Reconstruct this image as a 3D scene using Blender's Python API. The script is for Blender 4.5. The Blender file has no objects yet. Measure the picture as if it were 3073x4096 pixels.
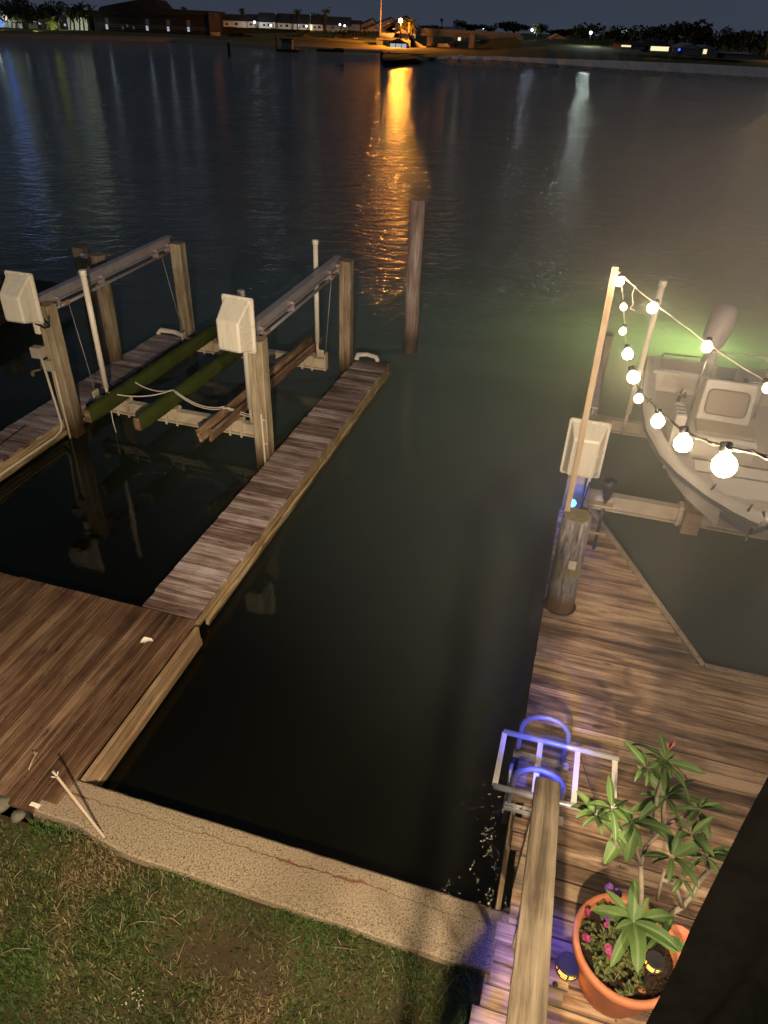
import bpy, math, random
import numpy as np
from mathutils import Vector, Matrix, noise as mnoise
random.seed(7)
R = random.random
def U(a, b): return a + (b - a) * random.random()
scene = bpy.context.scene
col = scene.collection
# ------------------------------------------------------------------ camera calibration (24 mm equivalent phone lens)
FPX, CX, CY, H = 2840.0, 1536.5, 2048.0, 5.8
n = np.array([1370.0 - CX, 6200.0 - CY, FPX]); n /= np.linalg.norm(n)
up = -n; fw = np.array([0, 0, 1.0]); fw = fw - up * (fw @ up); fw /= np.linalg.norm(fw)
rt = np.cross(fw, up); M = np.array([rt, fw, up])
CAM = np.array([0, 0, H])
def ray(x, y): return M @ np.array([x - CX, y - CY, FPX])
def at(x, y, z=0.0):
    d = ray(x, y); p = CAM + (z - H) / d[2] * d; return Vector(p)
def atY(x, y, Y):
    d = ray(x, y); return Vector(CAM + Y / d[1] * d)
def atD(x, y, D):
    d = ray(x, y); return Vector(CAM + D * d / np.linalg.norm(d))
def uv(u, v, z=0.0): return Vector((.965 * u + .262 * v, -.262 * u + .965 * v, z))   # frame of the docks: u along the seawall, v out over the water
UU = Vector((.965, -.262, 0)).normalized(); VV = Vector((.262, .965, 0)).normalized(); ZZ = Vector((0, 0, 1))
cd = bpy.data.cameras.new('camera'); cam = bpy.data.objects.new('camera', cd); col.objects.link(cam)
cd.sensor_fit = 'HORIZONTAL'; cd.sensor_width = 36.0; cd.lens = 36.0 * FPX / 3073.0; cd.clip_start = .05; cd.clip_end = 6000
X = M @ np.array([1, 0, 0]); Y_ = M @ np.array([0, -1, 0]); Z_ = M @ np.array([0, 0, -1])
mw = Matrix.Identity(4)
for i in range(3): mw[i][0], mw[i][1], mw[i][2] = X[i], Y_[i], Z_[i]
mw.translation = Vector((0, 0, H)); cam.matrix_world = mw
scene.camera = cam
# ------------------------------------------------------------------ materials
class N:
    def __init__(s, name):
        s.m = bpy.data.materials.new(name); s.m.use_nodes = True; s.t = s.m.node_tree; s.t.nodes.clear()
        s.out = s.t.nodes.new('ShaderNodeOutputMaterial')
    def n(s, typ, **k):
        nd = s.t.nodes.new('ShaderNode' + typ)
        for a, b in k.items():
            if a.startswith('i_'):
                key = a[2:]; key = int(key) if key.isdigit() else key.replace('_', ' ')
                if hasattr(b, 'is_linked') or isinstance(b, bpy.types.NodeSocket): s.t.links.new(b, nd.inputs[key])
                else: nd.inputs[key].default_value = b
            else: setattr(nd, a, b)
        return nd
    def link(s, a, b): s.t.links.new(a, b)
    def math(s, op, a, b=0.0, c=None, clamp=False):
        k = dict(i_0=a, i_1=b)
        if c is not None: k['i_2'] = c
        return s.n('Math', operation=op, use_clamp=clamp, **k).outputs[0]
    def mix(s, f, a, b, typ='MIX'):
        nd = s.n('Mix', data_type='RGBA', blend_type=typ)
        for k, v in ((0, f), (6, a), (7, b)):
            if isinstance(v, bpy.types.NodeSocket): s.link(v, nd.inputs[k])
            else: nd.inputs[k].default_value = (*v, 1) if isinstance(v, tuple) and len(v) == 3 else v
        return nd.outputs[2]
    def ramp(s, f, stops):
        nd = s.n('ValToRGB'); s.link(f, nd.inputs[0]); e = nd.color_ramp.elements
        while len(e) < len(stops): e.new(.5)
        for el, (p, c) in zip(e, stops): el.position = p; el.color = (*c, 1) if len(c) == 3 else c
        return nd.outputs[0]
    def noise(s, vec, scale, detail=3, rough=.55, dist=0.0):
        nd = s.n('TexNoise', i_Scale=scale, i_Detail=detail, i_Roughness=rough, i_Distortion=dist); s.link(vec, nd.inputs['Vector'])
        return nd.outputs[0]
    def mapping(s, vec, scale=(1, 1, 1), loc=(0, 0, 0)):
        nd = s.n('Mapping'); s.link(vec, nd.inputs[0]); nd.inputs[3].default_value = scale; nd.inputs[1].default_value = loc
        return nd.outputs[0]
    def smooth(s, x, a, b):
        nd = s.n('MapRange', interpolation_type='SMOOTHSTEP', i_1=a, i_2=b); s.link(x, nd.inputs[0]); return nd.outputs[0]
    def pos(s): return s.n('NewGeometry').outputs['Position']
    def finish(s, color, rough=.6, metal=0.0, bump=None, bd=.01, bs=.5, spec=.5, extra=None):
        b = s.n('BsdfPrincipled')
        for k, v in (('Base Color', color), ('Roughness', rough), ('Metallic', metal), ('Specular IOR Level', spec)):
            if isinstance(v, bpy.types.NodeSocket): s.link(v, b.inputs[k])
            else: b.inputs[k].default_value = (*v, 1) if isinstance(v, tuple) else v
        if extra:
            for k, v in extra.items(): b.inputs[k].default_value = v
        if bump is not None:
            bn = s.n('Bump', i_Strength=bs, i_Distance=bd); s.link(bump, bn.inputs['Height']); s.link(bn.outputs[0], b.inputs['Normal'])
        s.link(b.outputs[0], s.out.inputs[0]); return s.m

def wood(name, dark, mid, light, wet=None, var=.5, rough=.7, contrast=1.0, knots=True, fine=26, blue=None, spec=.3, algae=None, edge=None):
    s = N(name); u = s.n('UVMap', uv_map='grain').outputs[0]; rn = s.n('Attribute', attribute_name='rnd').outputs['Fac']
    off = s.n('CombineXYZ', i_X=s.math('MULTIPLY', rn, 37.0), i_Y=s.math('MULTIPLY', rn, 11.0), i_Z=s.math('MULTIPLY', rn, 23.0)).outputs[0]
    v = s.n('VectorMath', operation='ADD', i_0=u, i_1=off).outputs[0]
    g1 = s.noise(s.mapping(v, (1.6, fine, 1)), 1.0, 6, .65, .5)
    g2 = s.noise(s.mapping(v, (.7, 9, 1)), 1.0, 4, .6, .8)
    g3 = s.noise(s.pos(), 1.7, 4, .6)
    f = s.math('ADD', s.math('MULTIPLY', g1, .55), s.math('MULTIPLY', g2, .45))
    f = s.math('ADD', f, s.math('MULTIPLY', s.math('SUBTRACT', rn, .5), .22 * var))
    f = s.math('ADD', f, s.math('MULTIPLY', s.math('SUBTRACT', g3, .5), .3))
    w = .17 / contrast
    c = s.ramp(f, [(max(.0, .5 - w * 1.1), dark), (.5, mid), (min(1, .5 + w), light)])
    if knots:
        vo = s.n('TexVoronoi', i_Scale=1.0); s.link(s.mapping(v, (1.9, 6.5, 1)), vo.inputs['Vector'])
        k = s.smooth(vo.outputs['Distance'], .05, .16)
        c = s.mix(s.math('MULTIPLY', s.math('SUBTRACT', 1.0, k), .75), c, tuple(x * .45 for x in dark))
        ck = s.noise(s.mapping(v, (.9, 60, 1)), 1.0, 2, .5, 1.2)
        c = s.mix(s.math('MULTIPLY', s.smooth(ck, .66, .74), .6), c, tuple(x * .3 for x in dark))
    if edge is not None:     # worn board edges with their catch light painted in, dark gaps and paired screws
        ed = s.n('SeparateXYZ', i_0=s.n('UVMap', uv_map='edge').outputs[0]); dd = s.math('SUBTRACT', .5, s.math('ABSOLUTE', s.math('SUBTRACT', ed.outputs[1], .5)))
        wn = s.math('MULTIPLY', s.smooth(s.noise(s.mapping(v, (1.1, 3, 1)), 1.0, 4, .6), .36, .62), s.math('SUBTRACT', 1.0, s.smooth(dd, .03, .10)))
        c = s.mix(s.math('MULTIPLY', wn, edge[1]), c, edge[0])
        c = s.mix(s.math('SUBTRACT', 1.0, s.smooth(dd, .0, .055)), c, tuple(x * .35 for x in dark))
        fu = s.math('MULTIPLY', s.math('SUBTRACT', s.math('FRACT', s.math('DIVIDE', s.math('ADD', ed.outputs[0], .05), .61)), .5), .61)
        fv = s.math('MULTIPLY', s.math('SUBTRACT', dd, .2), .15)
        sd = s.math('SQRT', s.math('ADD', s.math('MULTIPLY', fu, fu), s.math('MULTIPLY', fv, fv)))
        c = s.mix(s.math('MULTIPLY', s.math('SUBTRACT', 1.0, s.smooth(sd, .005, .011)), .8), c, tuple(x * .4 for x in dark))
    if wet is not None:
        z = s.n('SeparateXYZ', i_0=s.pos()).outputs[2]
        zz = s.math('ADD', z, s.math('MULTIPLY', s.math('SUBTRACT', g1, .5), .35))
        c = s.mix(s.math('SUBTRACT', 1.0, s.smooth(zz, wet[0], wet[1])), c, wet[2])
    if algae is not None:
        c = s.mix(s.math('MULTIPLY', s.smooth(s.noise(s.pos(), 3.1, 4, .7), .47, .6), .75), c, algae)
    if blue is not None:
        c = s.mix(s.math('MULTIPLY', s.smooth(rn, .62, .95), .5), c, blue)
    return s.finish(c, rough, bump=g1, bd=.006, bs=.6, spec=spec)

def flat(name, c, rough=.6, metal=0.0, nz=.12, scale=8.0, bump=0.0, spec=.5, extra=None, dirt=None):
    s = N(name); nn = s.noise(s.pos(), scale, 5, .6)
    cc = s.mix(nn, tuple(max(0, x * (1 - nz * 2)) for x in c), tuple(min(1, x * (1 + nz)) for x in c))
    if dirt: cc = s.mix(s.math('MULTIPLY', s.smooth(s.noise(s.pos(), scale * .6, 6, .7), .5, .7), dirt[1]), cc, dirt[0])
    return s.finish(cc, rough, metal, bump=nn if bump else None, bd=bump, spec=spec, extra=extra)
def emis(name, c, st):
    s = N(name); e = s.n('Emission', i_Strength=st); e.inputs[0].default_value = (*c, 1); s.link(e.outputs[0], s.out.inputs[0]); return s.m

MT = {}
MT['deck_brown'] = wood('deck_brown_wood', (.024, .011, .005), (.095, .050, .026), (.22, .14, .085), rough=.55, fine=26, var=.7, contrast=1.05, spec=.4, edge=((.30, .20, .12), .7))
MT['deck_warm'] = wood('deck_warm_wood', (.032, .016, .008), (.19, .115, .066), (.44, .305, .19), rough=.6, fine=24, var=.6, contrast=1.5, edge=((.52, .37, .22), .6))
MT['pier_grey'] = wood('pier_grey_wood', (.05, .026, .02), (.17, .115, .095), (.44, .36, .34), rough=.6, fine=24, var=.8, contrast=1.15, edge=((.55, .47, .43), .5))
MT['pier_dim'] = wood('pier_dim_wood', (.06, .035, .028), (.19, .14, .13), (.42, .37, .38), rough=.6, fine=24, var=.8, contrast=1.15, edge=((.55, .47, .43), .5))
MT['fascia'] = wood('fascia_wood', (.09, .055, .025), (.27, .19, .095), (.5, .38, .22), wet=(.0, .14, (.03, .022, .01)), rough=.7)
MT['fascia_deck'] = wood('fascia_deck_wood', (.08, .045, .022), (.22, .145, .08), (.36, .27, .17), wet=(.02, .12, (.08, .055, .02)), rough=.7)
MT['post'] = wood('post_wood', (.10, .065, .04), (.27, .21, .14), (.42, .36, .25), wet=(.1, .75, (.04, .02, .008)), rough=.7, fine=16, knots=False)
MT['post_old'] = wood('old_post_wood', (.05, .035, .02), (.16, .125, .08), (.27, .22, .15), wet=(.1, .9, (.05, .022, .008)), rough=.8, fine=16, knots=False)
MT['channel'] = wood('channel_piling_wood', (.10, .06, .05), (.26, .185, .165), (.42, .36, .35), wet=(.2, .75, (.07, .05, .045)), rough=.7, fine=12, knots=False)
MT['stub'] = wood('weathered_piling_wood', (.03, .024, .027), (.15, .13, .14), (.34, .31, .33), wet=(.35, .75, (.10, .05, .02)), rough=1.0, fine=46, contrast=1.5, spec=.05, knots=False)
def stubm():
    s = N('weathered_piling'); p = s.pos(); z = s.n('SeparateXYZ', i_0=p).outputs[2]
    a = s.noise(s.mapping(p, (26, 26, 3.2)), 1.0, 6, .7, .8); b = s.noise(s.mapping(p, (7, 7, 2.5)), 1.0, 4, .6); k = s.noise(s.mapping(p, (60, 60, 5)), 1.0, 3, .6, 1.5)
    c = s.ramp(a, [(.34, (.05, .042, .045)), (.5, (.19, .17, .175)), (.66, (.36, .33, .34))])
    c = s.mix(s.math('MULTIPLY', s.smooth(b, .48, .64), .45), c, (.10, .085, .09)); c = s.mix(s.math('MULTIPLY', s.smooth(k, .58, .66), .75), c, (.03, .025, .025))
    zz = s.math('ADD', z, s.math('MULTIPLY', s.math('SUBTRACT', b, .5), .35))
    band = s.math('MULTIPLY', s.smooth(zz, .82, .90), s.math('SUBTRACT', 1.0, s.smooth(zz, .94, 1.05))); c = s.mix(s.math('MULTIPLY', band, .55), c, (.22, .18, .05))
    c = s.mix(s.math('SUBTRACT', 1.0, s.smooth(zz, .42, .62)), c, (.11, .06, .03))
    return s.finish(c, 1.0, bump=a, bd=.03, bs=.9, spec=.04)
MT['stub'] = stubm()
MT['endgrain'] = flat('piling_end_grain', (.16, .14, .07), .9, nz=.5, scale=14, bump=.01)
MT['rail'] = wood('handrail_wood', (.08, .058, .036), (.21, .165, .11), (.31, .255, .175), rough=.7, fine=34, contrast=1.2)
MT['lath'] = wood('lath_wood', (.16, .11, .07), (.27, .20, .14), (.36, .28, .2), rough=.6, knots=False)
MT['bunkwood'] = wood('bunk_board_wood', (.05, .025, .014), (.20, .12, .075), (.42, .30, .2), rough=.6, fine=16)
def plasticm():
    s = N('cream_plastic'); p = s.pos(); a = s.noise(p, 3, 5, .6); st = s.noise(s.mapping(p, (22, 22, 1.6)), 1.0, 5, .65); sp_ = s.noise(p, 60, 2, .5)
    c = s.mix(a, (.56, .52, .43), (.68, .64, .55)); c = s.mix(s.math('MULTIPLY', s.smooth(st, .50, .72), .45), c, (.36, .28, .18)); c = s.mix(s.math('MULTIPLY', s.smooth(sp_, .66, .72), .4), c, (.3, .24, .16))
    return s.finish(c, .42, bump=a, bd=.002)
MT['plastic'] = plasticm()
MT['pvc'] = flat('white_pvc', (.72, .66, .56), .4, nz=.06, scale=4, dirt=((.42, .36, .26), .3))
MT['alu'] = flat('dull_aluminium', (.46, .41, .45), .45, metal=.55, nz=.16, scale=9, bump=.002, dirt=((.28, .22, .16), .5))
MT['alubeam'] = flat('weathered_cross_beam', (.52, .44, .33), .6, metal=.1, nz=.18, scale=7, bump=.002, dirt=((.22, .15, .09), .6))
MT['ladder'] = flat('ladder_aluminium', (.62, .6, .58), .38, metal=.5, nz=.14, scale=12, dirt=((.34, .3, .24), .45))
MT['hoop'] = flat('darkened_grab_rail', (.20, .19, .21), .5, metal=.3, nz=.14, scale=12)  # base darkened so the blue light outweighs the warm on the hoops
MT['cable'] = flat('steel_cable', (.32, .3, .28), .5, metal=.4)
MT['rope'] = flat('pale_rope', (.5, .45, .38), .9)
MT['black'] = flat('black_rubber', (.012, .012, .013), .55)
MT['darkmetal'] = flat('dark_metal', (.03, .028, .03), .4, metal=.2, nz=.3, scale=30)
MT['conduit'] = flat('conduit_plastic', (.5, .44, .34), .5)
MT['junction'] = flat('junction_box_grey', (.36, .32, .26), .6)
def carpet():
    s = N('green_bunk_carpet'); p = s.pos(); a = s.noise(p, 60, 4, .7); b = s.noise(p, 5, 4, .6)
    c = s.mix(b, (.018, .028, .006), (.085, .105, .022)); c = s.mix(s.math('MULTIPLY', a, .6), c, (.03, .04, .01))
    return s.finish(c, .95, bump=a, bd=.012, bs=1.0, spec=.1)
MT['carpet'] = carpet()
def concrete():
    s = N('aggregate_concrete'); p = s.pos()
    a = s.noise(p, 70, 3, .7); b = s.noise(p, 2.2, 5, .65); c2 = s.noise(p, 190, 2, .6)
    c = s.ramp(a, [(.36, (.06, .045, .028)), (.46, (.18, .14, .09)), (.62, (.275, .225, .155))])
    c = s.mix(s.math('MULTIPLY', s.smooth(b, .5, .68), .35), c, (.26, .18, .13))
    c = s.mix(s.math('MULTIPLY', s.smooth(c2, .62, .7), .6), c, (.12, .08, .05))
    # a hairline crack that wanders along the cap (distance from a noisy line in the dock frame)
    sp = s.n('SeparateXYZ', i_0=p)
    v = s.math('ADD', s.math('MULTIPLY', sp.outputs[0], .262), s.math('MULTIPLY', sp.outputs[1], .965))
    wv = s.math('MULTIPLY', s.math('SUBTRACT', s.noise(p, 2.6, 6, .75), .5), .14)
    dline = s.math('ABSOLUTE', s.math('SUBTRACT', s.math('ADD', v, wv), 2.80))
    wid = s.math('MULTIPLY', s.smooth(s.noise(p, 2.1, 3, .6), .48, .72), .011)
    crack = s.math('SUBTRACT', 1.0, s.smooth(s.math('SUBTRACT', dline, wid), .0, .006))
    c = s.mix(s.math('MULTIPLY', crack, .85), c, (.07, .028, .014))
    rust = s.math('MULTIPLY', s.math('SUBTRACT', 1.0, s.smooth(dline, .0, .05)), s.smooth(s.noise(p, 2.1, 3, .6), .58, .70))
    c = s.mix(s.math('MULTIPLY', rust, .6), c, (.16, .06, .03))
    return s.finish(c, .9, bump=a, bd=.008, bs=.7, spec=.2)
MT['concrete'] = concrete()
MT['wallside'] = flat('wet_seawall_side', (.03, .028, .02), .6, nz=.4, scale=6, bump=.01)
def soil(name, a, b, sc):
    s = N(name); x = s.noise(s.pos(), sc, 6, .7); return s.finish(s.mix(x, a, b), .95, bump=x, bd=.02, spec=.15)
MT['ground'] = soil('lawn_soil', (.018, .014, .007), (.075, .055, .028), 22)
MT['potsoil'] = soil('potting_soil', (.006, .004, .003), (.05, .028, .016), 60)
def grassm():
    s = N('grass_blades'); rn = s.n('Attribute', attribute_name='rnd').outputs['Fac']; p = s.pos()
    g = s.ramp(rn, [(0, (.010, .022, .003)), (.45, (.032, .052, .009)), (.8, (.07, .085, .018)), (1, (.17, .14, .055))])
    dry = s.ramp(rn, [(0, (.05, .035, .016)), (.5, (.14, .10, .045)), (1, (.26, .19, .10))])
    q = s.math('SUBTRACT', s.noise(p, 1.3, 4, .6), s.math('MULTIPLY', s.n('SeparateXYZ', i_0=p).outputs[0], .035))
    c = s.mix(s.math('MULTIPLY', s.smooth(q, .52, .74), .85), g, dry)
    lush = s.smooth(s.noise(s.mapping(p, loc=(3, 7, 0)), .9, 2, .5), .5, .62)
    c = s.mix(s.math('MULTIPLY', lush, .6), c, (.022, .065, .006))
    b = s.n('BsdfPrincipled', i_Roughness=.6); s.link(c, b.inputs[0]); b.inputs['Specular IOR Level'].default_value = .25
    s.link(b.outputs[0], s.out.inputs[0]); return s.m
MT['grass'] = grassm()
def terracotta():
    s = N('terracotta'); p = s.pos(); a = s.noise(p, 9, 5, .6); b = s.noise(s.mapping(p, (1, 1, 14)), 4, 4, .6)
    c = s.mix(a, (.34, .10, .045), (.52, .19, .085)); c = s.mix(s.math('MULTIPLY', s.smooth(b, .5, .7), .3), c, (.6, .33, .2))
    return s.finish(c, .6, bump=b, bd=.004, spec=.3)
MT['terracotta'] = terracotta()
def leafm(name, a, b, rib):
    s = N(name); u = s.n('UVMap', uv_map='grain').outputs[0]; sx = s.n('SeparateXYZ', i_0=u); rn = s.n('Attribute', attribute_name='rnd').outputs['Fac']
    c = s.mix(rn, a, b); m = s.math('ABSOLUTE', sx.outputs[1])
    c = s.mix(s.math('MULTIPLY', s.math('SUBTRACT', 1.0, s.smooth(m, .04, .14)), .8), c, rib)
    vn = s.n('TexWave', i_Scale=2.2, i_Distortion=.6, bands_direction='X'); s.link(s.mapping(u, (6, 1, 1)), vn.inputs[0])
    c = s.mix(s.math('MULTIPLY', vn.outputs[1], .18), c, tuple(x * 1.5 for x in b))
    bs = s.n('BsdfPrincipled', i_Roughness=.55); s.link(c, bs.inputs[0]); bs.inputs['Specular IOR Level'].default_value = .2
    tr = s.n('BsdfTranslucent'); s.link(c, tr.inputs[0]); mx = s.n('MixShader', i_0=.2); s.link(bs.outputs[0], mx.inputs[1]); s.link(tr.outputs[0], mx.inputs[2])
    s.link(mx.outputs[0], s.out.inputs[0]); return s.m
MT['leaf'] = leafm('plumeria_leaf', (.035, .075, .02), (.095, .155, .04), (.16, .20, .08))
MT['smallleaf'] = leafm('petunia_leaf', (.03, .05, .012), (.10, .11, .03), (.2, .2, .08))
MT['stem'] = flat('plumeria_stem', (.20, .165, .11), .8, nz=.35, scale=25, bump=.004)
MT['petal_purple'] = flat('purple_petal', (.15, .03, .26), .6, nz=.3, scale=40)
MT['petal_magenta'] = flat('magenta_petal', (.24, .012, .075), .6, nz=.3, scale=40)
MT['petal_red'] = flat('red_flower', (.42, .12, .10), .6)
MT['curtain'] = flat('black_fabric', (.0005, .0005, .00045), 1.0, nz=.3, scale=20, spec=0.0, bump=.002)
MT['hull'] = flat('white_gelcoat', (.80, .74, .66), .3, nz=.06, scale=2, dirt=((.45, .36, .28), .35))
MT['deckgel'] = flat('nonskid_gelcoat', (.64, .57, .49), .6, nz=.1, scale=6, bump=.002, dirt=((.33, .27, .22), .4))
MT['rub'] = flat('rub_rail', (.12, .11, .11), .5)
MT['cushion'] = flat('tan_cushion', (.42, .34, .26), .6, nz=.25, scale=45, bump=.004)
MT['cowl'] = flat('outboard_cowl', (.56, .46, .50), .25, nz=.1, scale=5)
MT['hullside'] = flat('blue_grey_hull_side', (.30, .30, .42), .35, nz=.08, scale=2)
MT['stainless'] = flat('stainless', (.7, .68, .66), .2, metal=.9)
def glassm():
    s = N('clear_windshield'); g = s.n('BsdfGlossy', i_Roughness=.05); t = s.n('BsdfTransparent'); t.inputs[0].default_value = (.75, .8, .8, 1)
    mx = s.n('MixShader', i_0=.12); s.link(t.outputs[0], mx.inputs[1]); s.link(g.outputs[0], mx.inputs[2]); s.link(mx.outputs[0], s.out.inputs[0]); return s.m
MT['glass'] = glassm()
def water():
    s = N('bay_water'); p = s.pos(); sp = s.n('SeparateXYZ', i_0=p)
    yv = s.math('ADD', s.math('MULTIPLY', sp.outputs[0], .262), s.math('MULTIPLY', sp.outputs[1], .965))
    uo = s.math('SUBTRACT', s.math('MULTIPLY', sp.outputs[0], .965), s.math('MULTIPLY', sp.outputs[1], .262))
    a = s.noise(s.mapping(p, (1.1, 1.6, 1)), 1.0, 4, .5, .3)
    b = s.noise(s.mapping(p, (4.5, 6.5, 1)), 1.0, 3, .55, .4)
    g = s.noise(s.mapping(p, (.05, .12, 1), (4, 2, 0)), 1.0, 2, .5)
    h = s.math('ADD', s.math('MULTIPLY', a, .15), s.math('MULTIPLY', b, .048))
    open_ = s.smooth(yv, 9.0, 26.0)
    near = s.math('MULTIPLY', s.math('MULTIPLY', s.smooth(uo, -1.2, .1), s.math('SUBTRACT', 1.0, s.smooth(yv, 3.9, 4.4))), .28)
    st = s.math('ADD', s.math('MULTIPLY', open_, s.math('ADD', .55, s.math('MULTIPLY', g, .9))), s.math('ADD', .03, near))
    bn = s.n('Bump', i_Distance=1.0); s.link(h, bn.inputs['Height']); s.link(st, bn.inputs['Strength'])
    fr = s.n('Fresnel', i_IOR=1.33); s.link(bn.outputs[0], fr.inputs['Normal'])
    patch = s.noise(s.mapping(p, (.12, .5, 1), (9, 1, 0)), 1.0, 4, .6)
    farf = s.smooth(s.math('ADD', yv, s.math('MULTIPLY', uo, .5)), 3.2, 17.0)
    body = s.mix(farf, (.0022, .0021, .0011), (.17, .205, .205))  # veil glow put into the far colour, basin shade into the near one
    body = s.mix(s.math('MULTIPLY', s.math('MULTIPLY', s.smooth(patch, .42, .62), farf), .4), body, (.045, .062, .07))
    df = s.n('BsdfDiffuse'); s.link(body, df.inputs[0])
    tr = s.n('BsdfTranslucent'); tr.inputs[0].default_value = (.35, .42, .2, 1)
    m1 = s.n('MixShader', i_0=s.math('ADD', .08, s.math('MULTIPLY', s.smooth(yv, 5.0, 10.0), .22))); s.link(df.outputs[0], m1.inputs[1]); s.link(tr.outputs[0], m1.inputs[2])
    gl = s.n('BsdfGlossy', i_Roughness=.035); s.link(bn.outputs[0], gl.inputs['Normal'])
    m2 = s.n('MixShader'); s.link(fr.outputs[0], m2.inputs[0]); s.link(m1.outputs[0], m2.inputs[1]); s.link(gl.outputs[0], m2.inputs[2])
    s.link(m2.outputs[0], s.out.inputs[0]); return s.m
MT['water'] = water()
def farground():
    s = N('far_grass_ground'); p = s.pos(); a = s.noise(p, .12, 5, .65); b = s.noise(p, 1.2, 4, .7)
    c = s.mix(a, (.07, .075, .02), (.26, .22, .07)); c = s.mix(s.math('MULTIPLY', b, .5), c, (.04, .04, .012))
    return s.finish(c, .95, spec=.1)
MT['farground'] = farground()
MT['farsand'] = soil('far_sand', (.14, .10, .065), (.34, .26, .18), .35)
MT['riprap'] = soil('broken_concrete_bank', (.04, .04, .035), (.30, .29, .27), .25)
MT['beach'] = soil('pale_shell_bank', (.28, .27, .25), (.78, .75, .70), .3)
MT['slopegrass'] = soil('dark_bank_grass', (.03, .032, .012), (.09, .085, .03), .3)
MT['fartree'] = leafm('far_foliage', (.008, .010, .004), (.035, .04, .014), (.03, .035, .012))
MT['farpalm'] = leafm('palm_frond', (.03, .03, .01), (.10, .095, .03), (.08, .08, .03))
MT['trunk'] = flat('tree_trunk', (.07, .055, .035), .9, nz=.3, scale=3)
MT['stucco'] = flat('pale_stucco', (.46, .46, .36), .9, nz=.08, scale=.7)
MT['stucco_warm'] = flat('warm_stucco', (.40, .31, .2), .9, nz=.1, scale=.7)
MT['stucco_dim'] = flat('grey_stucco', (.12, .115, .10), .9, nz=.1, scale=.7)
MT['darkwall'] = flat('dark_siding', (.008, .0065, .006), .9, nz=.3, scale=.7)
MT['boathouse'] = flat('boathouse_siding', (.17, .13, .09), .9, nz=.1, scale=.7)
MT['stone'] = flat('mossy_stone', (.12, .11, .08), .95, nz=.4, scale=20, bump=.01)
MT['roof'] = flat('dark_shingle', (.012, .011, .012), .9, nz=.3, scale=1.5)
MT['roof_red'] = flat('brown_shingle', (.22, .10, .05), .9, nz=.2, scale=1.5)
MT['roof_grey'] = flat('pale_metal_roof', (.16, .17, .17), .7, nz=.1, scale=1)
MT['darkglass'] = flat('dark_window_glass', (.02, .022, .026), .15)
MT['fence'] = flat('dark_hedge_fence', (.012, .017, .008), .95, nz=.3, scale=1)
MT['picket'] = flat('pale_fence_post', (.38, .34, .26), .8)
MT['girder'] = flat('bridge_concrete', (.20, .16, .125), .9, nz=.15, scale=.5)
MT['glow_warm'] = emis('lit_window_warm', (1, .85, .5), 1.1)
MT['glow_cool'] = emis('lit_window_cool', (.75, .85, 1), .5)
MT['glow_blue'] = emis('blue_lamp_glow', (.05, .12, 1), 2.2)
MT['lamp_white'] = emis('white_lamp_lens', (.9, .95, 1), 5)
MT['lamp_orange'] = emis('sodium_lamp_lens', (1, .42, .08), 40)
MT['bulb_on'] = emis('lit_bulb_glass', (1, .76, .42), 170)
MT['bulb_dim'] = emis('dim_bulb_glass', (1, .80, .5), 5)
MT['blue_led'] = emis('blue_led_lens', (.02, .18, 1), 30)
MT['amber'] = emis('amber_lantern_glow', (1, .45, .06), 7.0)

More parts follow.
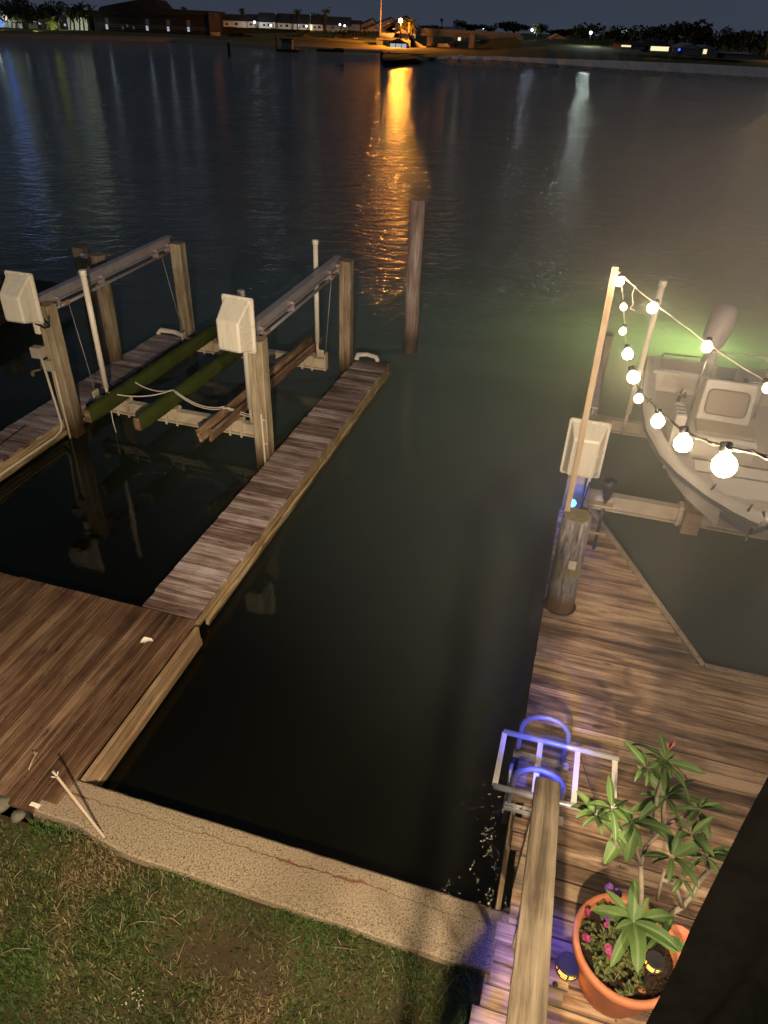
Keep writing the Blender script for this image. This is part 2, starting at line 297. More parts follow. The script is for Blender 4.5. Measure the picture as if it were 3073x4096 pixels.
# ------------------------------------------------------------------ mesh builder
class MB:
    def __init__(s): s.v = []; s.f = []; s.uv = []; s.r = []; s.sm = []; s.e = {}
    def face(s, idx, uvs, rnd, sm=False): s.f.append(idx); s.uv.extend(uvs); s.r.append(rnd); s.sm.append(sm)
    def frame(s, o, a, b, c, sa, sb, sc, rnd=None):   # a box: centre o, unit axes a,b,c and full sizes
        rnd = R() if rnd is None else rnd; i0 = len(s.v); o = Vector(o)
        for k in range(8):
            s.v.append(o + a * (sa / 2 * (1 if k & 1 else -1)) + b * (sb / 2 * (1 if k & 2 else -1)) + c * (sc / 2 * (1 if k & 4 else -1)))
        for q, (du, dv, off) in (((0, 2, 3, 1), (0, 1, 0)), ((4, 5, 7, 6), (0, 1, .3)), ((0, 1, 5, 4), (0, 2, .6)), ((2, 6, 7, 3), (0, 2, .9)), ((0, 4, 6, 2), (1, 2, 1.2)), ((1, 3, 7, 5), (1, 2, 1.5))):
            uvs = []
            for k in q:
                cc = (sa * (k & 1), sb * ((k >> 1) & 1), sc * ((k >> 2) & 1))
                uvs.append((cc[du], cc[dv] + off))
            s.e[len(s.f)] = [((k & 1) * sa, (((k >> 1) & 1) * sb - sb / 2) if q[0] in (4, 0) and q[1] in (5, 2) else 9.0, sb) for k in q]
            s.face([i0 + k for k in q], uvs, rnd)
        return s
    def bar(s, p0, p1, w, h, upv=(0, 0, 1), rnd=None):   # w sideways, h along up
        p0 = Vector(p0); p1 = Vector(p1); a = p1 - p0; L = a.length; a = a / L; upv = Vector(upv)
        b = upv.cross(a)
        if b.length < 1e-4: b = Vector((1, 0, 0)).cross(a)
        b.normalize(); c = a.cross(b).normalized()
        return s.frame((p0 + p1) / 2, a, b, c, L, w, h, rnd)
    def tube(s, pts, r, n=10, cap=True, rnd=None, closed=False, smooth=True, squash=1.0):
        pts = [Vector(p) for p in pts]; rnd = R() if rnd is None else rnd
        rr = r if isinstance(r, (list, tuple)) else [r] * len(pts)
        i0 = len(s.v); m = len(pts); ln = 0.0; prev = None; lens = []
        for i, p in enumerate(pts):
            if closed: t = pts[(i + 1) % m] - pts[i - 1]
            else: t = pts[min(i + 1, m - 1)] - pts[max(i - 1, 0)]
            t.normalize()
            if prev is None:
                x = t.cross(Vector((0, 0, 1)));
                if x.length < .05: x = t.cross(Vector((1, 0, 0)))
            else: x = prev - t * prev.dot(t)
            x.normalize(); prev = x; y = t.cross(x)
            if i: ln += (p - pts[i - 1]).length
            lens.append(ln)
            for k in range(n):
                an = 2 * math.pi * k / n; s.v.append(p + x * (math.cos(an) * rr[i]) + y * (math.sin(an) * rr[i] * squash))
        for i in range(m if closed else m - 1):
            j = (i + 1) % m; la = lens[i]; lb = lens[j] if j else ln
            for k in range(n):
                k2 = (k + 1) % n; w = 2 * math.pi * max(rr[i], .001) / n
                s.face([i0 + i * n + k, i0 + i * n + k2, i0 + j * n + k2, i0 + j * n + k], [(la, k * w), (la, (k + 1) * w), (lb, (k + 1) * w), (lb, k * w)], rnd, smooth)
        if cap and not closed:
            s.face([i0 + k for k in range(n)][::-1], [(0, 0)] * n, rnd); s.face([i0 + (m - 1) * n + k for k in range(n)], [(0, 0)] * n, rnd)
        return s
    def lathe(s, o, prof, n=24, rnd=None, smooth=True, ax=None, wob=0):
        o = Vector(o); rnd = R() if rnd is None else rnd; i0 = len(s.v)
        a, b, c = ax if ax else (Vector((1, 0, 0)), Vector((0, 1, 0)), Vector((0, 0, 1)))
        for (r, z) in prof:
            for k in range(n):
                an = 2 * math.pi * k / n; q = r * (1 + wob * math.sin(3 * an + z * 9)); s.v.append(o + a * (q * math.cos(an)) + b * (q * math.sin(an)) + c * z)
        for i in range(len(prof) - 1):
            for k in range(n):
                k2 = (k + 1) % n
                s.face([i0 + i * n + k, i0 + i * n + k2, i0 + (i + 1) * n + k2, i0 + (i + 1) * n + k], [(0, 0)] * 4, rnd, smooth)
        if prof[0][0] > 1e-4: s.face([i0 + k for k in range(n)][::-1], [(0, 0)] * n, rnd)
        if prof[-1][0] > 1e-4: s.face([i0 + (len(prof) - 1) * n + k for k in range(n)], [(0, 0)] * n, rnd)
        return s
    def prism(s, pts, z0, z1, rnd=None):      # pts counter-clockwise list of (x,y)
        rnd = R() if rnd is None else rnd; i0 = len(s.v); m = len(pts)
        for z in (z0, z1):
            for p in pts: s.v.append(Vector((p[0], p[1], z)))
        s.face([i0 + m + k for k in range(m)], [(p[0], p[1]) for p in pts], rnd)
        s.face([i0 + k for k in range(m)][::-1], [(p[0], p[1]) for p in pts[::-1]], rnd)
        for k in range(m):
            k2 = (k + 1) % m; s.face([i0 + k, i0 + k2, i0 + m + k2, i0 + m + k], [(0, 0), (1, 0), (1, z1 - z0), (0, z1 - z0)], rnd)
        return s
    def grid(s, P, smooth=True, rnd=.5, uvf=None, close=False):   # P[i][j]
        i0 = len(s.v); a = len(P); b = len(P[0])
        for row in P:
            for p in row: s.v.append(Vector(p))
        for i in range(a - 1):
            for j in range(b - (0 if close else 1)):
                j2 = (j + 1) % b
                q = [i0 + i * b + j, i0 + (i + 1) * b + j, i0 + (i + 1) * b + j2, i0 + i * b + j2]
                uvs = [uvf(i, j), uvf(i + 1, j), uvf(i + 1, j + 1), uvf(i, j + 1)] if uvf else [(0, 0)] * 4
                s.face(q, uvs, rnd if not callable(rnd) else rnd(), smooth)
        return s
    def poly(s, pts, rnd=None, uvs=None):
        i0 = len(s.v); s.v.extend(Vector(p) for p in pts); s.face(list(range(i0, i0 + len(pts))), uvs or [(0, 0)] * len(pts), R() if rnd is None else rnd); return s
    def build(s, name, mat, parent=None, bevel=0.0, solid=0.0, sub=0):
        me = bpy.data.meshes.new(name); off = LOC.get(parent.name, Vector((0, 0, 0))) if parent else Vector((0, 0, 0))
        me.from_pydata([tuple(v - off) for v in s.v], [], s.f)
        ul = me.uv_layers.new(name='grain'); ul.data.foreach_set('uv', [c for q in s.uv for c in q])
        if s.e:
            # store the signed across-board position so the distance to the edge survives interpolation
            ev = []
            for i, f in enumerate(s.f):
                if i in s.e:
                    for (a_, b_, w_) in s.e[i]: ev += [a_, (b_ / w_ + .5) if abs(b_) < 5 else .5]
                else: ev += [0, .5] * len(f)
            el = me.uv_layers.new(name='edge'); el.data.foreach_set('uv', ev)
        at_ = me.attributes.new('rnd', 'FLOAT', 'FACE'); at_.data.foreach_set('value', s.r)
        me.polygons.foreach_set('use_smooth', s.sm)
        me.materials.append(MT[mat] if isinstance(mat, str) else mat)
        o = bpy.data.objects.new(name, me); col.objects.link(o)
        if parent: o.parent = parent; LOC[o.name] = off
        else: LOC[o.name] = Vector((0, 0, 0))
        if bevel: m = o.modifiers.new('bevel', 'BEVEL'); m.width = bevel; m.segments = 2; m.limit_method = 'ANGLE'; m.angle_limit = math.radians(40)
        if solid: m = o.modifiers.new('solid', 'SOLIDIFY'); m.thickness = solid; m.offset = 0
        if sub: m = o.modifiers.new('sub', 'SUBSURF'); m.levels = sub; m.render_levels = sub
        return o
    def each(s, name, mat, parent=None, **k):     # one object per connected island
        par = list(range(len(s.v)))
        def find(a):
            while par[a] != a: par[a] = par[par[a]]; a = par[a]
            return a
        for f in s.f:
            r0 = find(f[0])
            for q in f[1:]: par[find(q)] = r0
        groups = {}; ui = 0; starts = []
        for f in s.f: starts.append(ui); ui += len(f)
        for i, f in enumerate(s.f): groups.setdefault(find(f[0]), []).append(i)
        out = []
        for g in groups.values():
            m = MB(); mp = {}
            for i in g:
                idx = []
                for q in s.f[i]:
                    if q not in mp: mp[q] = len(m.v); m.v.append(s.v[q])
                    idx.append(mp[q])
                m.face(idx, s.uv[starts[i]:starts[i] + len(idx)], s.r[i], s.sm[i])
            out.append(m.build(name, mat, parent, **k))
        return out
LOC = {}
def tag(o, label=None, cat=None, group=None, kind=None):
    if label: o['label'] = label
    if cat: o['category'] = cat
    if group: o['group'] = group
    if kind: o['kind'] = kind
    return o
def thing(name, loc, label, cat, group=None):
    o = bpy.data.objects.new(name, None); col.objects.link(o); o.location = loc; o.empty_display_size = .2
    LOC[o.name] = Vector(loc); return tag(o, label, cat, group)
def solo(mb, name, mat, label, cat, group=None, **k): return tag(mb.build(name, mat, **k), label, cat, group)
def struct(mb, name, mat, **k): return tag(mb.build(name, mat, **k), kind='structure')
DZ = .30   # dock level above the water
# ================================================================== NEAR SETTING
# water, one sheet to the horizon
def sheet(name, mat, x0, x1, y0, y1, z, nx=2, ny=2):
    m = MB(); m.grid([[Vector((x0 + (x1 - x0) * j / nx, y0 + (y1 - y0) * i / ny, z)) for j in range(nx + 1)] for i in range(ny + 1)], rnd=.5)
    me = m.build(name, mat); me.data.flip_normals(); return tag(me, kind='structure')
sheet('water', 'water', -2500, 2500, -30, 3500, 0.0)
# lawn soil behind the seawall, gently uneven
m = MB(); P = []
for i in range(41):
    row = []
    for j in range(61):
        u = -16 + 16.2 * j / 60; v = 2.49 - 9 * (i / 40) ** 1.3
        z = .235 + .035 * (mnoise.noise(Vector((u * .9, v * .9, 0))) ) - .03 * (i == 0)
        row.append(uv(u, v, z))
    P.append(row)
m.grid(P); struct(m, 'ground', 'ground')
# seawall: concrete cap over a wet wall
sw = thing('seawall', uv(-1.6, 2.7, 0), 'long tan exposed aggregate concrete seawall cap between the lawn and the dark water', 'seawall')
m = MB(); P = []
for j in range(90):
    u = -3.66 + (4.0) * j / 89; back = 2.47 + .022 * mnoise.noise(Vector((u * 3, 1, 0))) + (.10 * max(0, min(1, (-2.75 - u) / .5)) if u < -2.75 else 0)
    fr = 2.935 + .006 * mnoise.noise(Vector((u * 7, 5, 0)))
    P.append([uv(u, back, .10), uv(u, back, DZ - .012), uv(u, back + .015, DZ - .004), uv(u, 2.7, DZ), uv(u, fr - .02, DZ - .002), uv(u, fr, DZ - .02), uv(u, fr, DZ - .17), uv(u, fr - .05, DZ - .17)])
m.grid(P, smooth=False); o = m.build('cap', 'concrete', sw); 
m = MB(); m.frame(uv(-1.6, 2.60, -.42), UU, VV, ZZ, 4.6, .5, 1.08); m.build('wall_face', 'wallside', sw)

# ---------------- planks helper: boards along direction a, stacked along direction b
def boards(origin_uv, ulen, vlen, along, w, z, t=.038, gap=.006, jit=.012, ragged=0.0, clip=None, split=0.0):
    """origin (u,v) lower-left, along 'u' or 'v'"""
    m = MB(); u0, v0 = origin_uv; n_ = int((vlen if along == 'u' else ulen) / w)
    for k in range(n_):
        c0 = k * w + w / 2
        if along == 'u':
            a, b = u0, u0 + ulen
            if clip: a, b = clip(v0 + c0)
            segs = [(a - U(0, ragged), b + U(0, ragged))]
        else:
            a, b = v0, v0 + vlen
            segs = [(a - U(0, ragged), b + U(0, ragged))]
        if split and R() < split:
            s0 = segs[0]; mid = U(s0[0] + .3 * (s0[1] - s0[0]), s0[0] + .7 * (s0[1] - s0[0])); segs = [(s0[0], mid - .002), (mid + .002, s0[1])]
        for (a, b) in segs:
            if b - a < .05: continue
            zz = z - t / 2 + U(-jit, jit) * .25; g = gap + U(0, gap); th = U(-.5, .5) * .01
            if along == 'u': A = uv(a, v0 + c0, zz); B = uv(b, v0 + c0 + th * .3, zz)
            else: A = uv(u0 + c0, a, zz); B = uv(u0 + c0 + th * .3, b, zz)
            m.bar(A, B, w - g, t)
    return m
# ---------------- left deck (brown boards running out towards the water)
dk = thing('dock_deck', uv(-5.5, 4, DZ), 'dark brown plank deck at the left, its boards running out from the lawn', 'dock')
m = MB(); w = .1535; k = 0; u = -3.47
while u - w > -11.5:
    u1 = u - w; c = (u + u1) / 2; zz = DZ - .01 + U(-.003, .003)
    near = 2.44 if c < -3.9 else 2.56 + (.0 if c < -3.7 else .12)
    m.bar(uv(c, near - U(0, .02), zz), uv(c, 5.03 + U(0, .012), zz), w - U(.004, .009), .038); u = u1
m.build('deck_boards', 'deck_brown', dk, bevel=.003)
m = MB(); m.bar(uv(-3.435, 2.95, DZ - .125), uv(-3.435, 4.98, DZ - .125), .05, .19); m.build('rim_board', 'fascia_deck', dk, bevel=.004)
m = MB(); m.bar(uv(-3.40, 2.96, DZ - .225), uv(-3.40, 4.96, DZ - .215), .04, .10); m.build('rim_board', 'fascia_deck', dk, bevel=.006)
m = MB(); m.bar(uv(-3.9, 5.05, DZ - .12), uv(-11.5, 5.05, DZ - .12), .04, .18); m.build('rim_board', 'fascia_deck', dk, bevel=.004)
m = MB()
for uu in (-3.6, -5.6, -7.6, -9.6): m.tube([uv(uu, 4.8, -1.2), uv(uu, 4.8, DZ - .05)], .12, 12)
m.each('support_pile', 'post_old', dk)
# ---------------- finger piers
def pier(u0, u1, v0, v1, label, mat, pw=.142, seed=1):
    random.seed(seed)
    t = thing('finger_pier', uv((u0 + u1) / 2, (v0 + v1) / 2, DZ), label, 'pier')
    b = boards((u0, v0), u1 - u0, v1 - v0, 'u', pw, DZ + .004, t=.04, gap=.004, jit=.02, ragged=.022); b.build('deck_boards', mat, t, bevel=.003)
    for s_, uu in ((-1, u0 + .02), (1, u1 - .02)):
        m = MB(); L = (v1 - v0) / 2
        for q in range(2): m.bar(uv(uu, v0 + q * L + .01, DZ - .105), uv(uu, v0 + (q + 1) * L - .01, DZ - .105), .05, .14)
        m.build('stringer', 'fascia', t, bevel=.005)
        m = MB(); m.bar(uv(uu + s_ * .035, v0 + .2, DZ - .235), uv(uu + s_ * .035, v1 - .02, DZ - .225), .045, .085); m.build('lower_stringer', 'fascia', t, bevel=.008)
    m = MB(); m.bar(uv(u0, v1 - .02, DZ - .12), uv(u1, v1 - .02, DZ - .12), .04, .16); m.build('end_board', 'fascia', t, bevel=.005)
    m = MB()
    for vv in (v0 + 1.2, v0 + 4, v1 - .6):
        for uu in (u0 + .12, u1 - .12): m.tube([uv(uu, vv, -1.2), uv(uu, vv, DZ - .05)], .09, 10)
    m.each('support_pile', 'post_old', t)
    return t
pier(-4.16, -3.50, 5.06, 12.86, 'long narrow weathered plank pier reaching out between the empty boat lift and open water', 'pier_grey', seed=3)
pier(-8.50, -7.86, 5.08, 12.66, 'dim weathered plank pier on the far left beside the green carpeted bunks', 'pier_dim', seed=5)
random.seed(11)
# pale dock bumpers on the far pier ends
for (a, b, c_, lab) in ((uv(-4.14, 12.86, DZ), uv(-3.82, 12.93, DZ), 0, 'small cream corner bumper at the far end of the right hand finger pier'), (uv(-8.46, 12.66, DZ), uv(-7.84, 12.55, DZ), 1, 'small cream bumper at the far end of the dim left pier')):
    m = MB(); m.tube([a + Vector((-.04, -.12, .02)), a + Vector((-.03, .02, .05)), (a + b) / 2 + Vector((0, .05, .06)), b + Vector((.02, 0, .03)), b + Vector((.05, -.1, .0))], [.045, .06, .05, .055, .04], 10, squash=.8)
    solo(m, 'dock_bumper', 'plastic', lab, 'bumper', 'cream bumpers on the pier ends')

# ---------------- right deck
def clipR(v):
    a = .20
    if v > 6.09: b = .62 + (1.90 - .62) * (8.75 - v) / (8.75 - 6.09)
    else: b = 8.5
    if v < 3.9: a = .20 + (.05 if v < 3.2 else .0)
    return a, b
rd = thing('dock_deck', uv(1.5, 4, DZ), 'warm brown plank deck on the right, narrowing to a point past the round piling', 'dock')
m = MB(); v = 3.90
while v < 8.74:
    w = .1385; c = v + w / 2; a, b = clipR(c); ex = .5 * w * (1.90 - .62) / 2.66 if c > 6.09 else 0
    a -= U(0, .006)
    b2 = b + (0 if c < 6.09 else -.0)
    if R() < .5 and b2 - a > 3: mid = U(2.2, 4.5); segs = [(a, mid), (mid + .004, b2)]
    else: segs = [(a, b2)]
    for (p, q) in segs: m.bar(uv(p, c, DZ - .019 + U(-.002, .002)), uv(q, c, DZ - .019 + U(-.002, .002)), w - U(.005, .010), .038)
    v += w
m.build('deck_boards', 'deck_warm', rd, bevel=.003)
m = MB(); v = 3.90; 
while v > -1.5:
    w = .150; c = v - w / 2; a = .22 + U(-.05, .05) + (.05 if 2.9 < c < 3.9 else -.02)
    m.bar(uv(a, c, DZ - .014 + U(-.004, .004)), uv(7.5, c, DZ - .014 + U(-.003, .003)), w - U(.008, .016), .036); v -= w
m.build('old_deck_boards', 'deck_warm', rd, bevel=.003)
def trim(a, b, name='edge_trim', pegs=14):
    m = MB(); m.bar(a, b, .06, .05); o = m.build(name, 'lath', rd, bevel=.004)
    q = MB()
    for k in range(pegs):
        p = a.lerp(b, (k + .5) / pegs); q.lathe(p + Vector((0, 0, .02)), [(.009, 0), (.009, .012), (0, .014)], 8)
    q.each('screw_head', 'darkmetal', o)
trim(uv(.64, 8.76, DZ - .0), uv(1.92, 6.10, DZ - .0)); trim(uv(1.94, 6.10, DZ - .0), uv(7.5, 6.10, DZ), pegs=40)
m = MB(); m.bar(uv(.24, -1.5, DZ - .12), uv(.21, 8.74, DZ - .12), .04, .16); m.build('rim_board', 'fascia', rd, bevel=.004)
m = MB()
for (uu, vv) in ((.35, 2.9), (.35, 5), (.4, 8.4), (2.5, 5.8), (5, 5.8), (3, 3.5)): m.tube([uv(uu, vv, -1.2), uv(uu, vv, DZ - .05)], .11, 12)
m.each('support_pile', 'post_old', rd)
# ---------------- square posts, beams and lifts
def post(u, v, z1, label, mat='post', w=.22, z0=-1.0, rot=0, name='lift_post', group=None):
    m = MB(); rnd = R(); i0 = len(m.v)
    ca, sa = math.cos(rot), math.sin(rot); a = UU * ca + VV * sa; b = -UU * sa + VV * ca; c = uv(u, v, 0)
    K = 14; P = []
    pr = [(-.5, -.44), (-.44, -.5), (-.06, -.5), (-.03, -.485), (0, -.5), (.44, -.5), (.5, -.44), (.5, 0), (.5, .44), (.44, .5), (-.44, .5), (-.5, .44), (-.5, .0)]
    for i in range(K):
        z = z0 + (z1 - z0) * i / (K - 1); row = []
        for (x, y) in pr:
            j = .006 * mnoise.noise(Vector((x * 5 + u, y * 5 + v, z * 3)))
            row.append(c + a * (w * x + j) + b * (w * y + j) + ZZ * z)
        P.append(row)
    m.grid(P, smooth=False, rnd=rnd, uvf=lambda i, j: (i * (z1 - z0) / (K - 1), j * .07), close=True)
    m.f = [q[::-1] for q in m.f]; 
    uvs = []
    for k in range(0, len(m.uv), 4): uvs.extend(m.uv[k:k + 4][::-1])
    m.uv = uvs
    m.poly(P[-1], rnd); 
    return solo(m, name, mat, label, 'post', group)
PG = 'square posts of the empty boat lift'
post(-7.75, 8.70, 2.20, 'square grey brown post carrying the leftmost cream cover, with two pale conduits down its side', group=PG)
post(-7.68, 12.42, 2.26, 'square grey brown post at the far end of the dim left pier', group=PG)
post(-4.30, 8.70, 2.14, 'square grey brown post under the cream cover nearest the middle, beside the long narrow pier', group=PG)
post(-4.29, 12.50, 2.28, 'slim square post near the far end of the long narrow pier', group=PG)
# old post on the left pier, neighbour's post, far-left post
m = MB(); m.tube([uv(-8.58, 11.05, -1), uv(-8.56, 11.1, .6), uv(-8.55, 11.15, 2.26)], [.17, .165, .155], 14); o = solo(m, 'old_piling', 'post_old', 'thick old brown piling standing behind the left lift beam', 'piling')
post(-11.46, 14.37, 1.36, 'short greenish square post far left with a pale bracket at its top', 'post_old', .26, name='mooring_post')
m = MB(); m.frame(uv(-11.22, 14.2, 1.22), UU, VV, ZZ, .16, .1, .08); solo(m, 'cleat_bracket', 'pvc', 'small pale bracket on the short greenish post', 'bracket')
m = MB(); p = at(-12, 1230, 0); q = atY(6, 945, p.y); m.tube([Vector((p.x, p.y, -1)), Vector((p.x + .05, p.y, q.z))], .22, 12)
solo(m, 'old_piling', 'post_old', 'olive topped piling cut off by the left frame edge', 'piling')
# neighbour's dark dock
nd = thing('neighbour_dock', uv(-13.5, 12, .4), 'unlit dark dock of the neighbour behind the leftmost cream cover', 'dock')
m = MB()
for k in range(30): m.bar(uv(-15.8, 9.6 + k * .15, .55), uv(-11.9, 9.6 + k * .15, .55), .14, .04)
m.build('deck_boards', 'roof', nd)
m = MB(); m.bar(uv(-15.8, 9.5, .4), uv(-11.8, 9.5, .4), .06, .22); m.bar(uv(-11.85, 9.5, .4), uv(-11.85, 14.1, .4), .06, .22); m.build('rim_board', 'darkwall', nd)
m = MB(); m.bar(uv(-15.5, 11.2, 1.0), uv(-11.9, 11.2, 1.0), .12, .12); m.bar(uv(-12, 11.2, .4), uv(-12, 11.2, 1.05), .12, .12); m.build('rail', 'darkwall', nd)
# channel piling
m = MB(); b0 = at(1640, 1405, 0); tp = Vector((b0.x - .01, b0.y, 3.07)); zz = [-1.2 + (4.27) * k / 14 for k in range(15)]
m.tube([Vector((b0.x - .01 * z / 3 + .008 * math.sin(z * 3), b0.y, z)) for z in zz], [.155 - .004 * z for z in zz], 18, rnd=.4)
solo(m, 'channel_piling', 'channel', 'tall round pinkish brown piling standing alone in the open water at centre', 'piling')
# I-beams on top of the posts with the cable drive pipe under them
def ibeam(m, a, b, h=.16, w=.12, t=.018):
    m.bar(a + ZZ * (h / 2), b + ZZ * (h / 2), w, t); m.bar(a - ZZ * (h / 2), b - ZZ * (h / 2), w, t); m.bar(a, b, t, h - t)
def lift_beam(u, v0, v1, z, label):
    t = thing('lift_beam', uv(u, (v0 + v1) / 2, z), label, 'beam', 'cable beams of the boat lifts')
    m = MB(); ibeam(m, uv(u, v0, z), uv(u, v1, z + .06)); m.build('girder', 'alu', t, bevel=.002)
    m = MB(); m.tube([uv(u + .03, v0 - .05, z - .19), uv(u + .03, v1 - .1, z - .13)], .026, 10); m.build('drive_pipe', 'alu', t)
    m = MB()
    for f in (.12, .42, .86, .97):
        c = uv(u, v0 + f * (v1 - v0), z - .12 + .06 * f); m.frame(c, UU, VV, ZZ, .11, .05, .17)
    m.each('bearing_bracket', 'alu', t, bevel=.003)
    m = MB()
    for f in (.16, .88):
        m = MB(); pts = [uv(u + .03, v0 + f * (v1 - v0) + k * .01 - .08, z - .18 + .06 * f) for k in range(17)]; m.tube(pts, [.042 if k % 2 else .034 for k in range(17)], 12); m.build('cable_drum', 'bunkwood', t)
    return t
lift_beam(-7.86, 8.62, 12.46, 2.22, 'weathered aluminium beam along the top of the left lift posts')
lift_beam(-4.44, 8.62, 12.50, 2.20, 'weathered aluminium beam from the middle cream cover to the far slim post')
lift_beam(.36, 8.85, 12.05, 1.72, 'lavender tinted beam behind the slanting pole at the right hand lift')
# cables
def cable(a, b, label):
    m = MB(); m.tube([a, b], .0075, 5); m2 = None
    solo(m, 'lift_cable', 'cable', label, 'cable', 'thin steel cables hanging from the lift beams')
cable(uv(-7.78, 9.24, 2.06), uv(-7.55, 9.15, .52), 'steel cable dropping to the near end of the left green bunk')
cable(uv(-7.78, 12.0, 2.08), uv(-7.55, 12.05, .52), 'steel cable beside the far left lift post')
cable(uv(-4.40, 9.22, 2.04), uv(-4.52, 9.15, .52), 'steel cable just right of the middle cream cover')
cable(uv(-4.40, 12.0, 2.08), uv(-4.56, 12.05, .52), 'steel cable left of the slim far post')
# cross beams
def cross(u0, u1, v, label, z=.42, yoke=(), mat='alubeam', h=.2):
    t = thing('cross_beam', uv((u0 + u1) / 2, v, z), label, 'beam', 'cross beams of the boat lifts')
    m = MB(); ibeam(m, uv(u0, v, z), uv(u1, v, z), h=h, w=.13, t=.022); m.build('girder', mat, t, bevel=.003)
    m = MB(); m.frame(uv(u0, v, z + .05), UU, VV, ZZ, .03, .15, .34); m.frame(uv(u1, v, z + .05), UU, VV, ZZ, .03, .15, .34); m.each('end_plate', mat, t, bevel=.006)
    for uu in yoke:
        m = MB()
        for s_ in (-.10, .10):
            m.bar(uv(uu + s_, v - .075, z - .14), uv(uu + s_ * .9, v - .075, z + .16), .04, .02, upv=VV); m.bar(uv(uu + s_, v + .075, z - .14), uv(uu + s_ * .9, v + .075, z + .16), .04, .02, upv=VV)
        m.frame(uv(uu, v, z + .13), UU, VV, ZZ, .24, .17, .03); m.build('bunk_bracket', mat, t, bevel=.004)
    return t
cross(-7.56, -4.50, 9.15, 'near pale cross beam of the empty lift hanging just above the water', yoke=(-7.03, -6.13, -4.98))
cross(-7.56, -4.54, 12.05, 'far pale cross beam of the empty lift', yoke=(-7.0, -6.08, -4.9))
cross(.52, 4.6, 8.85, 'near yellowish cross beam under the bow of the moored boat', z=.44, yoke=(1.86,), h=.22)
cross(.52, 4.6, 11.3, 'far cross beam seen between the right hand lift post and the boat', z=.44)
# bunks
def bunk(u0, v0, u1, v1, label):
    t = thing('lift_bunk', uv((u0 + u1) / 2, (v0 + v1) / 2, .68), label, 'bunk', 'green carpeted bunks of the empty lift')
    m = MB(); a = uv(u0, v0, .67); b = uv(u1, v1, .69); K = 26; d = (b - a).normalized(); sd = d.cross(ZZ).normalized(); P = []
    for i in range(K):
        c = a.lerp(b, i / (K - 1)); row = []
        for k in range(16):
            an = 2 * math.pi * k / 16; r = .112 * (1 + .09 * mnoise.noise(Vector((i * .6, k * .8, u0))))
            if i in (0, K - 1): r *= .82
            x = math.copysign(abs(math.cos(an)) ** .7, math.cos(an)) * r * .88; y = math.copysign(abs(math.sin(an)) ** .7, math.sin(an)) * r * 1.15
            row.append(c + sd * x + ZZ * y)
        P.append(row)
    m.grid(P, close=True); m.poly(P[0][::-1]); m.poly(P[-1]); m.build('carpet_wrap', 'carpet', t)
    m = MB(); m.bar(a - d * .012, a + d * .1, .09, .2); m.build('timber_core', 'bunkwood', t)
bunk(-7.05, 8.25, -6.97, 12.35, 'green carpeted bunk nearest the left pier'); bunk(-6.2, 8.28, -6.04, 12.2, 'green carpeted bunk in the middle of the empty lift')
t = thing('plank_bunk', uv(-4.95, 10.3, .68), 'bare bunk of two brown boards set on edge, right of the green ones', 'bunk')
for s_ in (-1, 1):
    m = MB(); m.bar(uv(-5.06 + s_ * .085, 8.25 + (.0 if s_ < 0 else .06), .67), uv(-4.88 + s_ * .085, 12.4, .70), .045, .2, upv=(s_ * .3 * UU.x, s_ * .3 * UU.y, 1)); m.build('board', 'bunkwood', t, bevel=.004)
# guide poles
def guide(u, v, z0, z1, label, lean=(0, 0)):
    t = thing('guide_pole', uv(u, v, z0), label, 'pole', 'white guide poles of the boat lifts')
    m = MB(); a = uv(u, v, z0 + .28); b = uv(u + lean[0], v + lean[1], z1 - .06); m.tube([a, b], .044, 14); m.build('pipe', 'pvc', t)
    m = MB(); m.tube([b - (b - a).normalized() * .02, b + (b - a).normalized() * .07], .054, 14); m.build('end_cap', 'pvc', t, bevel=.01)
    m = MB(); m.tube([uv(u - lean[0] * .1, v, z0 - .1), a], .026, 10); m.frame(uv(u + .06, v, z0 + .06), UU, VV, ZZ, .14, .02, .14); m.build('bracket', 'alubeam', t)
guide(-7.25, 9.05, .5, 2.66, 'white guide pole in front of the left beam, beside the left green bunk')
guide(-4.72, 12.08, .55, 2.68, 'white guide pole rising through the far end of the middle beam')
guide(-4.74, 9.18, .5, 2.62, 'white guide pole whose cap peeks out behind the middle cream cover')
guide(1.0, 11.1, .5, 2.9, 'lavender white guide pole at the far corner of the right hand lift', lean=(.03, .0))
